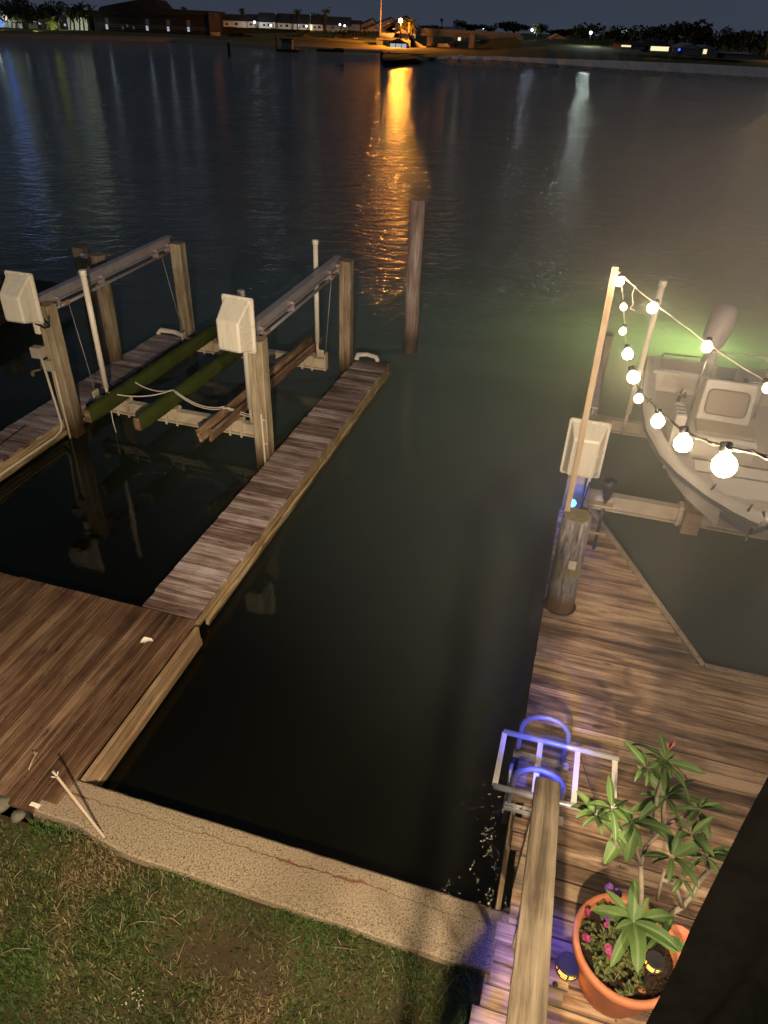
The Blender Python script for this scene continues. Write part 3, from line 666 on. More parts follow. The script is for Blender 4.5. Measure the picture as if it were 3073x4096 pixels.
# motor covers
def cover(u, v, zc, wd, ht, dp, label, tilt=0.0, inner=.16, top=.22, bot=.06, ribs='side', sc=1.0, skew=0.0):
    c = uv(u, v, zc); nrm = (-VV * math.cos(tilt) + UU * math.sin(tilt)); a = nrm.cross(ZZ) * -1; a = ZZ.cross(nrm).normalized()
    t = thing('motor_cover', c, label, 'cover', 'cream plastic motor covers on the lift posts')
    def ring(d, x0, x1, z0, z1, r=.03, K=5):
        pts = []
        for (sx, sz, a0) in ((x1 - r, z1 - r, 0), (x0 + r, z1 - r, 90), (x0 + r, z0 + r, 180), (x1 - r, z0 + r, 270)):
            for k in range(K):
                an = math.radians(a0 + 90 * k / (K - 1)); pts.append(c + a * (sx + r * math.cos(an)) + ZZ * (sz + r * math.sin(an)) + nrm * d)
        return pts
    W, Hh = wd / 2, ht / 2
    P = [ring(-.02, -W - .03, W + .03, -Hh - .03, Hh + .03), ring(.012, -W - .032, W + .032, -Hh - .032, Hh + .032), ring(.014, -W, W, -Hh, Hh), ring(.03, -W + .006, W - .006, -Hh + .004, Hh - .012),
         ring(dp * .93, -W + inner * wd * .45, W - inner * wd * .45, -Hh + bot, Hh - top), ring(dp, -W + inner * wd * .45 + .03, W - inner * wd * .45 - .03, -Hh + bot + .03, Hh - top - .03)]
    m = MB(); m.grid(P, close=True, smooth=False); m.poly(P[-1])
    m.f = [q for q in m.f]; o = m.build('shell', 'plastic', t, bevel=.004)
    m = MB()
    if ribs == 'top':
        for x in (-.25, .22):
            m.bar(c + a * (wd * x) + ZZ * (Hh - .02) + nrm * .04, c + a * (wd * x * .9) + ZZ * (Hh - top - .005) + nrm * (dp * .92), .02, .012)
    else:
        for k in range(5):
            zz = -Hh + .14 + k * (ht - .42) / 4; m.bar(c + a * (W - .004) + ZZ * zz + nrm * .05, c + a * (W - inner * wd * .35) + ZZ * (zz - .0) + nrm * (dp * .8), .012, .012)
    m.each('rib', 'plastic', t)
    m = MB()
    for (sx, sz) in ((-1, -1), (-1, 0), (-1, 1), (1, -1), (1, 0), (1, 1), (0, 1), (0, -1)): m.lathe(c + a * (sx * (W + .012)) + ZZ * (sz * (Hh + .012)) + nrm * .012, [(.007, 0), (.006, .004), (0, .005)], 8, ax=(a, ZZ, nrm))
    m.each('screw', 'darkmetal', t)
    m = MB(); m.poly(P[0][::-1]); m.build('back_plate', 'darkmetal', t)
    return t
cover(-7.86, 8.44, 2.36, .40, .68, .30, 'cream plastic motor cover at the far left, cut close to the frame edge', ribs='top')
cover(-4.42, 8.44, 2.42, .41, .70, .30, 'cream plastic motor cover on the middle post above the long pier', tilt=-.1)
cover(.35, 8.46, 1.40, .45, .74, .22, 'cream rectangular motor cover on the right hand lift, crossed by a slanting wooden pole', inner=.3, top=.14, bot=.06)
# P1 electrics
t = thing('conduit_run', uv(-7.9, 8.5, 1.0), 'pale conduits and small grey boxes fixed to the leftmost lift post', 'conduit')
m = MB(); m.tube([uv(-7.93, 8.55, 1.40), uv(-7.84, 8.52, .45), uv(-7.80, 8.49, .28), uv(-7.79, 8.42, .19), uv(-7.785, 8.25, .165), uv(-7.785, 5.2, .165)], .02, 8); m.build('pipe', 'conduit', t)
m = MB(); m.tube([uv(-7.76, 8.56, 1.22), uv(-7.76, 8.56, -.1)], .018, 8); m.build('pipe', 'conduit', t)
m = MB(); m.frame(uv(-7.945, 8.53, 1.48), UU, VV, ZZ, .18, .14, .17); m.build('junction_box', 'junction', t, bevel=.01)
m = MB(); m.frame(uv(-7.80, 8.54, 1.28), UU, VV, ZZ, .12, .09, .17); m.build('outlet_box', 'junction', t, bevel=.008)
m = MB(); m.frame(uv(-7.91, 8.62, 1.86), UU, VV, ZZ, .1, .1, .22); m.build('lamp_housing', 'pvc', t, bevel=.02)
m = MB(); m.tube([uv(-7.80, 8.45, 1.98), uv(-7.68, 8.50, 1.90), uv(-7.60, 8.52, 1.98), uv(-7.58, 8.52, 2.10)], .012, 6); m.tube([uv(-7.7, 8.5, 2.04), uv(-7.6, 8.5, 1.93)], .03, 8); m.build('power_cord', 'black', t)
m = MB(); m.tube([uv(-4.26, 8.57, 1.05), uv(-4.24, 8.57, -.15)], .017, 8)
for z in (.2, .55, .95): m.frame(uv(-4.22, 8.575, z), UU, VV, ZZ, .06, .02, .02)
solo(m, 'conduit', 'conduit', 'pale conduit clipped to the front of the middle lift post', 'conduit')
m = MB(); a = uv(-8.2, 8.58, 1.1); m.tube([a + Vector((.12, .05, .02)), a, a + Vector((-.01, 0, -.02))], .016, 8); m.tube([a, a + Vector((0, -.01, -.07))], .028, 8); m.tube([a + Vector((.12, .05, .02)), uv(-7.97, 8.56, 1.2), uv(-7.95, 8.55, 1.42)], .012, 6)
solo(m, 'hose_tap', 'endgrain', 'small brass tap at the left of the leftmost lift post', 'tap')
m = MB(); m.tube([uv(-8.25, 8.2, DZ + .02), uv(-8.2, 7.6, DZ + .015), uv(-8.05, 7.0, DZ + .012), uv(-7.84, 6.6, DZ + .015), uv(-7.80, 6.45, .05)], .008, 6)
solo(m, 'black_cord', 'black', 'thin black cord draped over the edge of the dim left pier', 'cord')
# ropes lying over the bunks
def sag(a, b, s_, n_=9): return [a.lerp(b, k / n_) - ZZ * (s_ * 4 * (k / n_) * (1 - k / n_)) for k in range(n_ + 1)]
m = MB(); A = at(520, 1515, .8); B = at(690, 1560, .82); m.tube(sag(A, B, .10), .011, 6)
A2 = at(432, 1570, .8); m.tube(sag(A2, B, .09), .011, 6)
C = at(905, 1632, .80); m.tube(sag(B, C, .14), .011, 6); m.tube(sag(B + Vector((.02, 0, .01)), C + Vector((-.03, 0, .02)), .12), .011, 6); D = at(1022, 1672, .52); m.tube(sag(C, D, .02), .011, 6); m.tube(sag(C + Vector((.02, 0, .01)), D + Vector((-.02, 0, .03)), .0), .011, 6)
solo(m, 'bunk_rope', 'rope', 'pale rope looped from the green bunks across to the middle lift post', 'rope')
m = MB(); a = uv(-7.2, 9.0, .45); m.tube([a, a + Vector((.0, -.02, -.25)), a + Vector((.03, -.02, -.6))], .01, 5); solo(m, 'rope_end', 'rope', 'short rope end dangling from the near cross beam into the water', 'rope')

# ---------------- right side: stub piling, pole, lamps
m = MB(); zz = [-1.0, .0, .3, .5, .8, 1.1, 1.35, 1.5, 1.575]; P = []
for z in zz:
    row = []
    for k in range(40):
        an = 2 * math.pi * k / 40; r = .165 - .008 * z + .006 * mnoise.noise(Vector((math.cos(an) * 6, math.sin(an) * 6, z * .8))) - (.012 if z == 1.575 else 0)
        row.append(uv(.374, 6.6, z) + Vector((math.cos(an) * r - .015 * z, math.sin(an) * r, 0)))
    P.append(row)
t = thing('round_piling', uv(.374, 6.6, DZ), 'short thick weathered round piling through the right deck beside the slanting pole', 'piling')
m.grid(P, close=True, uvf=lambda i, j: (zz[i], j * .025)); m.f = [q[::-1] for q in m.f]; m.uv = [c for k in range(0, len(m.uv), 4) for c in m.uv[k:k + 4][::-1]]; m.build('trunk', 'stub', t)
m = MB(); m.poly(P[-1], .5); m.build('end_grain', 'endgrain', t)
m = MB(); c = uv(.40, 6.44, 1.02); m.frame(c, UU, VV, ZZ, .085, .02, .11); m.build('switch_plate', 'conduit', t, bevel=.006)
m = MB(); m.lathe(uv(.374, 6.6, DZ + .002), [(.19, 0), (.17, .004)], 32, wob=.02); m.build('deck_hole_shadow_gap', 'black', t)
# tall slanting 2x4 pole holding the string lights
pb = Vector((1.955, 6.36, DZ)); pb = at(2200, 2400, DZ); dd = ray(2463, 1065); tt = (pb.x * dd[0] + pb.y * dd[1]) / (dd[0] ** 2 + dd[1] ** 2); ptop = Vector(CAM + tt * dd)
m = MB(); m.bar(pb - ZZ * .1, ptop, .058, .04, upv=VV); solo(m, 'light_pole', 'lath', 'tall thin wooden pole fixed beside the round piling, holding up the string lights', 'pole')
# lift post on the right
post(.34, 8.75, 1.70, 'square pale post below the right hand cream cover, lit blue at its foot', 'post', .24, z0=-1, name='lift_post', group='posts of the right hand lift')
post(.44, 12.0, 1.72, 'far square post of the right hand lift behind the guide pole', 'post_old', .22, group='posts of the right hand lift')
m = MB(); m.frame(uv(.50, 8.62, .80), UU, VV, ZZ, .04, .05, .42); solo(m, 'wire_channel', 'pvc', 'narrow white channel down the right edge of the pale lift post', 'conduit')
m = MB(); m.tube([uv(.27, 8.6, .62), uv(.30, 8.52, .52), uv(.40, 8.50, .49), uv(.49, 8.54, .60), uv(.51, 8.58, .85)], .011, 6); solo(m, 'looped_cord', 'black', 'black cord looping below the right hand cream cover', 'cord')
_d = ray(2288, 2012); LEDP = Vector(CAM + _d * (8.50 / (.262 * _d[0] + .965 * _d[1])))
t = thing('blue_dock_light', LEDP, 'glowing blue dock light on the pale post just above the round piling', 'lamp')
m = MB(); m.lathe(LEDP, [(0, -.05), (.045, -.035), (.06, 0), (.045, .035), (0, .05)], 16); m.build('lens', 'blue_led', t)
m = MB(); m.frame(LEDP + VV * .05, UU, VV, ZZ, .12, .03, .06); m.build('bracket', 'darkmetal', t)
# tiki torch / spot holder on the deck tip
t = thing('tiki_torch', uv(.74, 7.6, DZ), 'dark cup shaped torch held upright by two wooden brackets behind the round piling', 'torch')
tb = at(2375, 2195, DZ); zt = [(2375, 2195), (2400, 2090), (2412, 2075)]
m = MB(); m.tube([tb, Vector((tb.x + .0, tb.y, 1.06))], .022, 10); m.build('pole', 'darkmetal', t)
m = MB(); m.lathe(Vector((tb.x, tb.y, 1.04)), [(.02, 0), (.05, .05), (.075, .2), (.085, .29), (.07, .30), (.05, .26)], 20); m.build('cup', 'darkmetal', t)
m = MB(); m.lathe(Vector((tb.x, tb.y, 1.33)), [(.0, .0), (.06, -.005)], 16); m.build('lid', 'black', t)
m = MB(); m.bar(Vector((tb.x - .20, tb.y + .05, .98)), Vector((tb.x + .10, tb.y - .02, .98)), .11, .035); m.build('bracket', 'lath', t, bevel=.004)
m = MB(); m.bar(Vector((tb.x - .20, tb.y + .05, .56)), Vector((tb.x + .10, tb.y - .02, .56)), .07, .03); m.bar(Vector((tb.x - .17, tb.y + .02, .55)), Vector((tb.x - .17, tb.y + .02, .98)), .04, .03, upv=(0, 1, 0)); m.build('bracket', 'lath', t, bevel=.004)

# ---------------- ladder on the right deck edge
t = thing('dock_ladder', uv(.3, 4.1, DZ), 'aluminium dock ladder with two arched grab rails, its lower section swung up flat', 'ladder')
for vv in (4.42, 3.86):
    pts = [uv(.17, vv, -.5), uv(.17, vv, .62)]
    for k in range(9):
        an = math.pi * (1 - k / 8); pts.append(uv(.375 + .205 * math.cos(an), vv, .64 + .19 * math.sin(an)))
    pts += [uv(.58, vv, .5), uv(.585, vv, DZ - .0)]
    m = MB(); m.tube(pts, .0245, 14); m.build('grab_rail', 'hoop', t)
    m = MB(); m.frame(uv(.39, vv - .05, DZ + .012), UU, VV, ZZ, .50, .075, .012); m.frame(uv(.39, vv - .085, DZ + .035), UU, VV, ZZ, .50, .008, .05); p = m.build('mount_plate', 'ladder', t, bevel=.002)
    m = MB()
    for x in (.28, .42, .52): m.lathe(uv(x, vv - .055, DZ + .018), [(.012, 0), (.012, .008), (0, .01)], 8)
    m.each('bolt', 'darkmetal', p)
for k, vv in enumerate((4.375, 3.79)):
    z0 = .56
    m = MB(); m.tube([uv(.02, vv, z0), uv(1.03, vv + .01, z0 + .01)], .026, 12); m.build('side_rail', 'ladder', t)
for x in (.03, .355, .68, 1.0):
    m = MB(); m.bar(uv(x, 4.37, .56), uv(x, 3.79, .56), .048, .018); m.build('rung', 'pvc', t, bevel=.004)
m = MB(); m.frame(uv(.15, 4.1, .16), UU, VV, ZZ, .03, .5, .05); m.frame(uv(.14, 4.0, .30), UU, VV, ZZ, .012, .14, .34); m.build('water_bracket', 'ladder', t)
m = MB(); m.tube([uv(.70, 4.36, .54), uv(.85, 4.1, .40), uv(.96, 4.03, .34), uv(1.1, 4.05, DZ + .01)], .005, 5); m.build('tether', 'black', t)
# ---------------- stair handrail coming up towards the balcony
t = thing('stair_handrail', uv(.37, 3.0, DZ), 'thick sloping wooden handrail plank coming up from the deck, pale with knots', 'handrail')
rA = at(2192, 3128, 1.50); rB = at(2105, 4096, 2.15); rd_ = (rB - rA).normalized(); rE = rB + rd_ * 1.15
m = MB(); m.bar(rA, rE, .172, .042); m.build('plank', 'rail', t, bevel=.004)
m = MB(); m.bar(rA + rd_ * .1 - ZZ * .09, rE - ZZ * .09, .04, .13); m.build('under_rail', 'rail', t)
m = MB(); q = rA + rd_ * .12; m.frame(Vector((q.x - .02, q.y, (q.z + DZ) / 2 - .03)), UU, VV, ZZ, .09, .09, q.z - DZ - .06); m.build('newel_post', 'rail', t, bevel=.004)
for k in range(5):
    q = rA + rd_ * (.75 + k * .42); zlow = .6 + k * .36
    m = MB(); m.frame(Vector((q.x, q.y, (q.z + zlow) / 2 - .05)), UU, VV, ZZ, .04, .04, q.z - zlow - .1); m.build('baluster', 'rail', t)
m = MB(); m.bar(uv(.50, 3.0, .36), uv(.50, .2, 2.0), .05, .2); m.build('stringer', 'rail', t)
# wooden blocks at the foot of the stair, with a hole
t = thing('stair_block', uv(.65, 2.55, DZ), 'two stacked offcuts of brown timber with a dark hole, beside the handrail foot', 'timber block')
bA = at(2200, 3870, .42)
m = MB(); m.bar(at(2140, 3880, .40), at(2275, 3925, .40), .14, .04, rnd=.2); m.build('board', 'rail', t, bevel=.004)
m = MB(); m.bar(at(2130, 3950, .35), at(2250, 3985, .35), .10, .06, rnd=.7); m.build('board', 'rail', t, bevel=.004)
m = MB(); m.lathe(at(2222, 3937, .425), [(.02, 0), (.0, .001)], 10); m.build('knot_hole', 'black', t)

# ---------------- pot, soil, lanterns
pc = Vector((1.74, 2.34, DZ)); px0 = at(2512, 3782, .86); pc = Vector((px0.x, px0.y, DZ))
t = thing('terracotta_pot', pc, 'big terracotta pot on the right deck holding the plumeria and petunias', 'pot')
m = MB(); m.lathe(pc, [(a_ * .93, b_) for a_, b_ in [(.225, 0), (.235, .01), (.27, .12), (.275, .125), (.31, .28), (.316, .285), (.335, .40), (.345, .41), (.352, .47), (.375, .48), (.382, .545), (.372, .56), (.345, .56), (.335, .545), (.325, .46)]], 56, rnd=.5); m.build('shell', 'terracotta', t)
m = MB(); P = []
for i in range(9):
    row = []
    for k in range(40):
        r = .305 * i / 8; an = 2 * math.pi * k / 40; row.append(pc + Vector((r * math.cos(an), r * math.sin(an), .475 + .03 * mnoise.noise(Vector((r * 9 * math.cos(an), r * 9 * math.sin(an), 0))))))
    P.append(row)
m.grid(P, close=True); m.build('potting_soil', 'potsoil', t); m = MB()
for k in range(420):
    an = U(0, 6.28); r = .295 * math.sqrt(R()); m.frame(pc + Vector((r * math.cos(an), r * math.sin(an), .485 + U(0, .02))), Vector((math.cos(k), math.sin(k), 0)), Vector((-math.sin(k), math.cos(k), 0)), ZZ, U(.006, .022), U(.004, .01), U(.004, .012))
m.build('mulch', 'potsoil', t)['kind'] = 'stuff'
# second pot mostly hidden
p2 = at(2712, 3800, .86)
t = thing('terracotta_pot', Vector((p2.x + .10, p2.y + .10, DZ)), 'smaller terracotta pot peeking out behind the right edge of the big one', 'pot')
m = MB(); m.lathe(Vector((p2.x + .10, p2.y + .12, DZ)), [(.08, 0), (.12, .33), (.132, .335), (.136, .38), (.125, .38), (.11, .33)], 32); m.build('shell', 'terracotta', t)
def lantern(c, r, label, stake=0.0):
    t = thing('solar_lantern', c, label, 'lantern', 'small amber solar lanterns')
    m = MB(); m.lathe(c, [(r * .35, 0), (r * .75, r * .35), (r * .9, r * .8), (r * .8, r * 1.35), (0, r * 1.4)], 20); m.build('glow_cup', 'amber', t)
    m = MB()
    for k in range(6):
        an = k * math.pi / 3 + .3; pts = [c + Vector((math.cos(an) * q, math.sin(an) * q, z)) for q, z in ((r * .42, 0), (r * .82, r * .35), (r * .97, r * .8), (r * .86, r * 1.4))]; m.tube(pts, r * .085, 6)
    for (q, z) in ((r * .62, r * .15), (r * .85, r * .42), (r * .96, r * .68), (r * .96, r * .92), (r * .92, r * 1.16)):
        m.tube([c + Vector((q * math.cos(a_ * .3491), q * math.sin(a_ * .3491), z)) for a_ in range(18)], r * .05, 5, closed=True)
    m.build('cage', 'darkmetal', t)
    m = MB(); m.lathe(c + Vector((0, 0, r * 1.4)), [(r * .9, 0), (r * .98, r * .08), (r * .9, r * .2), (r * .86, r * .19), (0, r * .19)], 24); m.build('solar_cap', 'darkmetal', t, bevel=.002)
    if stake: m = MB(); m.tube([c, c - ZZ * stake], .012, 8); m.build('stake', 'black', t)
lantern(at(2264, 3890, .48), .084, 'amber solar lantern standing on the deck between the handrail and the big pot')
lantern(at(2608, 3868, 1.02), .060, 'amber solar lantern staked inside the big pot', stake=.3)

# ---------------- plants
def leaf(m, base, d, L, W, droop, rnd, fold=.25, twist=0.0):
    d = d.normalized(); side = d.cross(ZZ)
    if side.length < .05: side = Vector((1, 0, 0))
    side.normalize(); nrm = side.cross(d).normalized(); side = (side * math.cos(twist) + nrm * math.sin(twist)); nrm = side.cross(d).normalized()
    K = 9; P = []; p = base.copy(); dr = d.copy()
    for i in range(K):
        f = i / (K - 1); w = W * (math.sin(math.pi * min(1, f * .94 + .03) ** .85) ** .8) * (1 if f < .97 else .25) + .002
        sn = side; nn = sn.cross(dr).normalized(); wob = .16 * w * math.sin(f * 11 + rnd * 20)
        P.append([p - sn * w + nn * (fold * w + wob), p - sn * w * .5 + nn * (fold * w * .35), p - nn * .0, p + sn * w * .5 + nn * (fold * w * .35), p + sn * w + nn * (fold * w - wob)])
        dr = (dr - ZZ * (droop * .16 * (.4 + f))).normalized(); p = p + dr * (L / (K - 1))
    vs = (-1, -.5, 0, .5, 1)
    m.grid(P, rnd=rnd, uvf=lambda i, j: (i * L / 8 * 4, vs[j] * .5))
def rosette(m, c, n_, L, droop=.9, axis=None, spread=1.0, ph=None):
    ph = U(0, 6.28) if ph is None else ph
    for k in range(n_):
        an = ph + k * 2.399 + U(-.4, .4); el = U(-.3, .85) * (1 if k > 2 else 1.3)
        d = Vector((math.cos(an), math.sin(an), math.tan(el))).normalized()
        l = L * U(.55, 1.2); leaf(m, c + d * .015, d, l, l * U(.10, .145), droop * U(.3, 1.7), R(), U(.0, .5), U(-.8, .8))
def stemline(pts): return [atY(x, y, Y) for (x, y, Y) in pts]
random.seed(21)
pl = thing('plumeria', pc + ZZ * .47, 'tall leafy green plumeria with bare forked stems growing from the big terracotta pot', 'plant')
yb = pc.y
stems = [([(2560, 3700, yb), (2567, 3560, yb + .05), (2563, 3459, yb + .1)], [.017, .016, .015]),
         ([(2563, 3459, yb + .1), (2548, 3410, yb + .12), (2540, 3340, yb + .15), (2530, 3290, yb + .15)], [.013, .012, .011, .009]),
         ([(2563, 3459, yb + .1), (2490, 3420, yb + .05), (2455, 3350, yb), (2450, 3240, yb)], [.012, .009, .008, .006]),
         ([(2455, 3360, yb), (2470, 3320, yb), (2510, 3300, yb + .05)], [.011, .012, .009]),
         ([(2563, 3459, yb + .1), (2585, 3385, yb + .2), (2640, 3330, yb + .25), (2680, 3290, yb + .3), (2740, 3262, yb + .32), (2790, 3240, yb + .32)], [.013, .012, .012, .012, .011, .009]),
         ([(2610, 3330, yb + .2), (2622, 3250, yb + .2), (2628, 3180, yb + .2)], [.012, .013, .010]),
         ([(2655, 3310, yb + .25), (2652, 3250, yb + .25), (2660, 3195, yb + .25)], [.012, .012, .010]),
         ([(2625, 3190, yb + .2), (2650, 3110, yb + .25), (2665, 3050, yb + .25)], [.012, .013, .011]),
         ([(2540, 3690, yb), (2590, 3740, yb - .1)], [.014, .010]),
         ([(2640, 3690, yb + .12), (2690, 3650, yb + .12), (2730, 3628, yb + .12)], [.02, .019, .018]),
         ([(2730, 3628, yb + .12), (2712, 3570, yb + .12), (2690, 3530, yb + .1), (2645, 3515, yb + .1)], [.016, .015, .014, .012]),
         ([(2630, 3600, yb + .1), (2645, 3530, yb + .1), (2660, 3480, yb + .1)], [.011, .010, .009]),
         ([(2730, 3628, yb + .12), (2775, 3575, yb + .2), (2800, 3520, yb + .2), (2835, 3485, yb + .25), (2826, 3430, yb + .25)], [.016, .015, .016, .017, .016])]
for pts, rr in stems:
    m = MB(); m.tube(stemline(pts), [r * 1.0 for r in rr], 9); m.build('stem', 'stem', pl)
ros = [((2385, 3262, yb), 13, .20, .8), ((2450, 3235, yb), 7, .17, .7), ((2530, 3288, yb + .15), 9, .24, 1.3), ((2665, 3045, yb + .25), 10, .24, .9), ((2590, 3075, yb + .2), 6, .19, .8), ((2662, 3190, yb + .25), 10, .22, .9),
       ((2795, 3238, yb + .32), 8, .23, .9), ((2688, 3430, yb + .1), 9, .22, .8), ((2826, 3425, yb + .25), 9, .20, .8), ((2730, 3515, yb + .1), 5, .18, 1.0), ((2535, 3690, yb - .05), 7, .29, .8), ((2655, 3745, yb - .08), 6, .18, 1.0), ((2765, 3340, yb + .2), 5, .18, .8)]
for (c, n_, L, dr) in ros:
    m = MB(); rosette(m, atY(*c), max(4, int(n_ * 1.15)), L * .86, dr); m.build('leaf_rosette', 'leaf', pl)
m = MB(); c = atY(2535, 3690, yb - .05)
leaf(m, c, Vector((-.10, -.55, .35)), .31, .052, 1.3, .55, .15); leaf(m, c, Vector((-.75, .25, .3)), .26, .045, 1.0, .7, .2); leaf(m, c, Vector((.1, .5, .5)), .26, .045, .9, .3, .2); leaf(m, c, Vector((.9, .2, .3)), .30, .04, .9, .4, .2)
m.build('leaf_rosette', 'leaf', pl)
m = MB(); c = atY(2530, 3288, yb + .15); leaf(m, c, Vector((-.5, -.5, -.1)), .30, .045, 1.1, .6, .3); leaf(m, c, Vector((-.1, -.5, -.35)), .24, .04, 1.1, .8, .3); leaf(m, c, Vector((.8, -.1, .15)), .24, .04, .9, .5, .3); m.build('leaf_rosette', 'leaf', pl)
m = MB(); c = atY(2672, 3000, yb + .25)
for k in range(4): d = Vector((U(-.5, .5), U(-.2, .5), 1)).normalized(); m.tube([c, c + d * .035, c + d * .07 + Vector((U(-.01, .01), 0, 0))], [.004, .005, .002], 6)
m.build('flower_bud', 'petal_red', pl)
# petunias
def flower(m, c, r):
    d = Vector((U(-.5, .5), U(-.9, .1), 1)).normalized(); x = d.cross(Vector((1, 0, 0))).normalized(); y = d.cross(x); i0 = len(m.v); n_ = 20; m.v.append(c)
    for k in range(n_):
        an = 2 * math.pi * k / n_; q = r * (.86 + .14 * abs(math.cos(an * 2.5))); m.v.append(c + d * (r * .35 + .15 * r * math.sin(an * 5)) + x * (q * math.cos(an)) + y * (q * math.sin(an)))
    for k in range(n_): m.face([i0, i0 + 1 + k, i0 + 1 + (k + 1) % n_], [(0, 0)] * 3, R(), True)
pt = thing('petunia', pc + Vector((-.15, 0, .47)), 'straggly petunias with purple and magenta flowers at the left side of the big pot', 'plant')
m = MB(); ml = MB()
for k in range(64):
    an = U(1.7, 5.2); r = U(.05, .285); b = pc + Vector((r * math.cos(an), r * math.sin(an), .48)); d = Vector((U(-.7, .5), U(-.5, .5), 1)).normalized(); h = U(.04, .16); e = b + d * h
    m.tube([b, b + d * h * .5 + Vector((U(-.02, .02), U(-.02, .02), 0)), e], .003, 5)
    for q in range(7):
        dd_ = Vector((U(-1, 1), U(-1, 1), U(.0, .8))); leaf(ml, b.lerp(e, U(.2, 1)), dd_, U(.025, .055), U(.007, .012), .5, R(), .2)
m.build('stems', 'stem', pt); ml.build('leaves', 'smallleaf', pt)
for (x, y, z, mt, r) in ((2432, 3545, 1.02, 'petal_purple', .034), (2470, 3578, 1.0, 'petal_purple', .032), (2428, 3668, .96, 'petal_purple', .038), (2462, 3668, .98, 'petal_purple', .034), (2352, 3655, .9, 'petal_magenta', .026), (2345, 3748, .9, 'petal_magenta', .032), (2445, 3828, .92, 'petal_magenta', .036), (2440, 3800, .94, 'petal_magenta', .032), (2430, 3700, .9, 'petal_magenta', .022)):
    m = MB(); c = at(x, y, z)
    for q in range(2): flower(m, c + Vector((U(-.012, .012), U(-.012, .012), U(-.01, .01))), r * .82)
    m.build('flower', mt, pt)

# ---------------- grass
random.seed(31)
def grass_blades():
    NB = 105000; rs = np.random.RandomState(4)
    u = rs.uniform(-7.5, .16, NB * 2); v = rs.uniform(-.6, 2.54, NB * 2)
    xs = .965 * u + .262 * v; ys = -.262 * u + .965 * v
    keep = np.ones(len(u), bool)
    # inside the view and behind the cap, thin in the worn patch
    edge = 2.475 + .05 * np.sin(u * 5.3) + .03 * np.sin(u * 13) + np.where(u < -2.75, .05, 0)
    keep &= v < edge
    keep &= ~((u < -3.62) & (v > 2.43))
    worn = np.exp(-(((u + 1.55) / .55) ** 2 + ((v - 2.02) / .22) ** 2))
    keep &= rs.uniform(0, 1, len(u)) > worn * .93
    keep &= (ys > .8)
    idx = np.where(keep)[0][:NB]; u = u[idx]; v = v[idx]; xs = xs[idx]; ys = ys[idx]; n_ = len(u)
    L = rs.uniform(.03, .075, n_); an = rs.uniform(0, 2 * np.pi, n_); el = rs.uniform(.1, 1.15, n_); w = rs.uniform(.0025, .005, n_)
    patch = np.sin(u * 2.1) * np.cos(v * 3.3); L *= 1 + .25 * patch
    dx, dy, dz = np.cos(an) * np.cos(el), np.sin(an) * np.cos(el), np.sin(el)
    sx, sy = -np.sin(an), np.cos(an)
    z0 = np.full(n_, .235)
    V = np.empty((n_, 5, 3))
    V[:, 0] = np.stack([xs - sx * w, ys - sy * w, z0], 1); V[:, 1] = np.stack([xs + sx * w, ys + sy * w, z0], 1)
    mx, my, mz = xs + dx * L * .55, ys + dy * L * .55, z0 + dz * L * .55
    V[:, 2] = np.stack([mx + sx * w * .85, my + sy * w * .85, mz], 1); V[:, 3] = np.stack([mx - sx * w * .85, my - sy * w * .85, mz], 1)
    V[:, 4] = np.stack([xs + dx * L, ys + dy * L, z0 + dz * L * .8], 1)
    me = bpy.data.meshes.new('grass'); me.vertices.add(n_ * 5); me.vertices.foreach_set('co', V.reshape(-1))
    q = np.arange(n_)[:, None] * 5; quads = (q + np.array([0, 1, 2, 3])).reshape(-1); tris = (q + np.array([3, 2, 4])).reshape(-1)
    loops = np.concatenate([quads, tris]); me.loops.add(len(loops)); me.loops.foreach_set('vertex_index', loops)
    me.polygons.add(n_ * 2); st = np.concatenate([np.arange(n_) * 4, n_ * 4 + np.arange(n_) * 3]); me.polygons.foreach_set('loop_start', st)
    me.update(calc_edges=True); me.validate()
    a = me.attributes.new('rnd', 'FLOAT', 'FACE'); rr = np.clip(rs.normal(.4, .27, n_), 0, 1); a.data.foreach_set('value', np.concatenate([rr, rr]))
    me.materials.append(MT['grass']); o = bpy.data.objects.new('grass', me); col.objects.link(o); tag(o, 'coarse short green and straw coloured lawn grass below the seawall', 'grass', kind='stuff')
grass_blades()
m = MB()
for k in range(110):
    u = U(-5.5, .1); v = U(.6, 2.4); c = uv(u, v, .27); an = U(0, 3.14); d = Vector((math.cos(an), math.sin(an), 0)); L = U(.03, .12)
    m.tube([c - d * L, c + Vector((U(-.02, .02), U(-.02, .02), .015)), c + d * L], .0018, 4)
o = m.build('straw', MT['lath']); tag(o, 'dry straw bits and runners scattered in the lawn', 'straw', kind='stuff')
m = MB(); c = at(540, 4000, .262)
for k in range(30): p = c + Vector((random.gauss(0, .06), random.gauss(0, .04), 0)); q = U(.003, .008); m.lathe(p, [(0, 0), (q, .002), (0, .005)], 7)
o = m.build('shell_gravel', 'conduit'); tag(o, 'faint scatter of broken shell bits in the grass at the bottom', 'gravel', kind='stuff')
for (x, y, r, lab) in ((8, 3215, .085, 'rounded grey stone at the left frame edge under the deck end'), (70, 3262, .06, 'small mossy stone below the deck end, right of the bigger one')):
    m = MB(); p = at(x, y, .27); m.lathe(p - ZZ * .03, [(r * .8, 0), (r, r * .4), (r * .75, r * .8), (0, r * .95)], 14, wob=.1); solo(m, 'stone', 'stone', lab, 'stone')
m = MB(); a = at(228, 3106, .74); b = at(432, 3368, .26); m.bar(a, b, .019, .009, upv=(0.3, -.6, .7))
solo(m, 'wooden_stake', 'lath', 'thin pale wooden stake leaning across the left end of the seawall', 'stake')
m = MB(); c = at(228, 3106, .74)
for k in range(5): m.tube([c, c + Vector((U(-.04, .04), U(-.04, .04), U(-.01, .05)))], .005, 5)
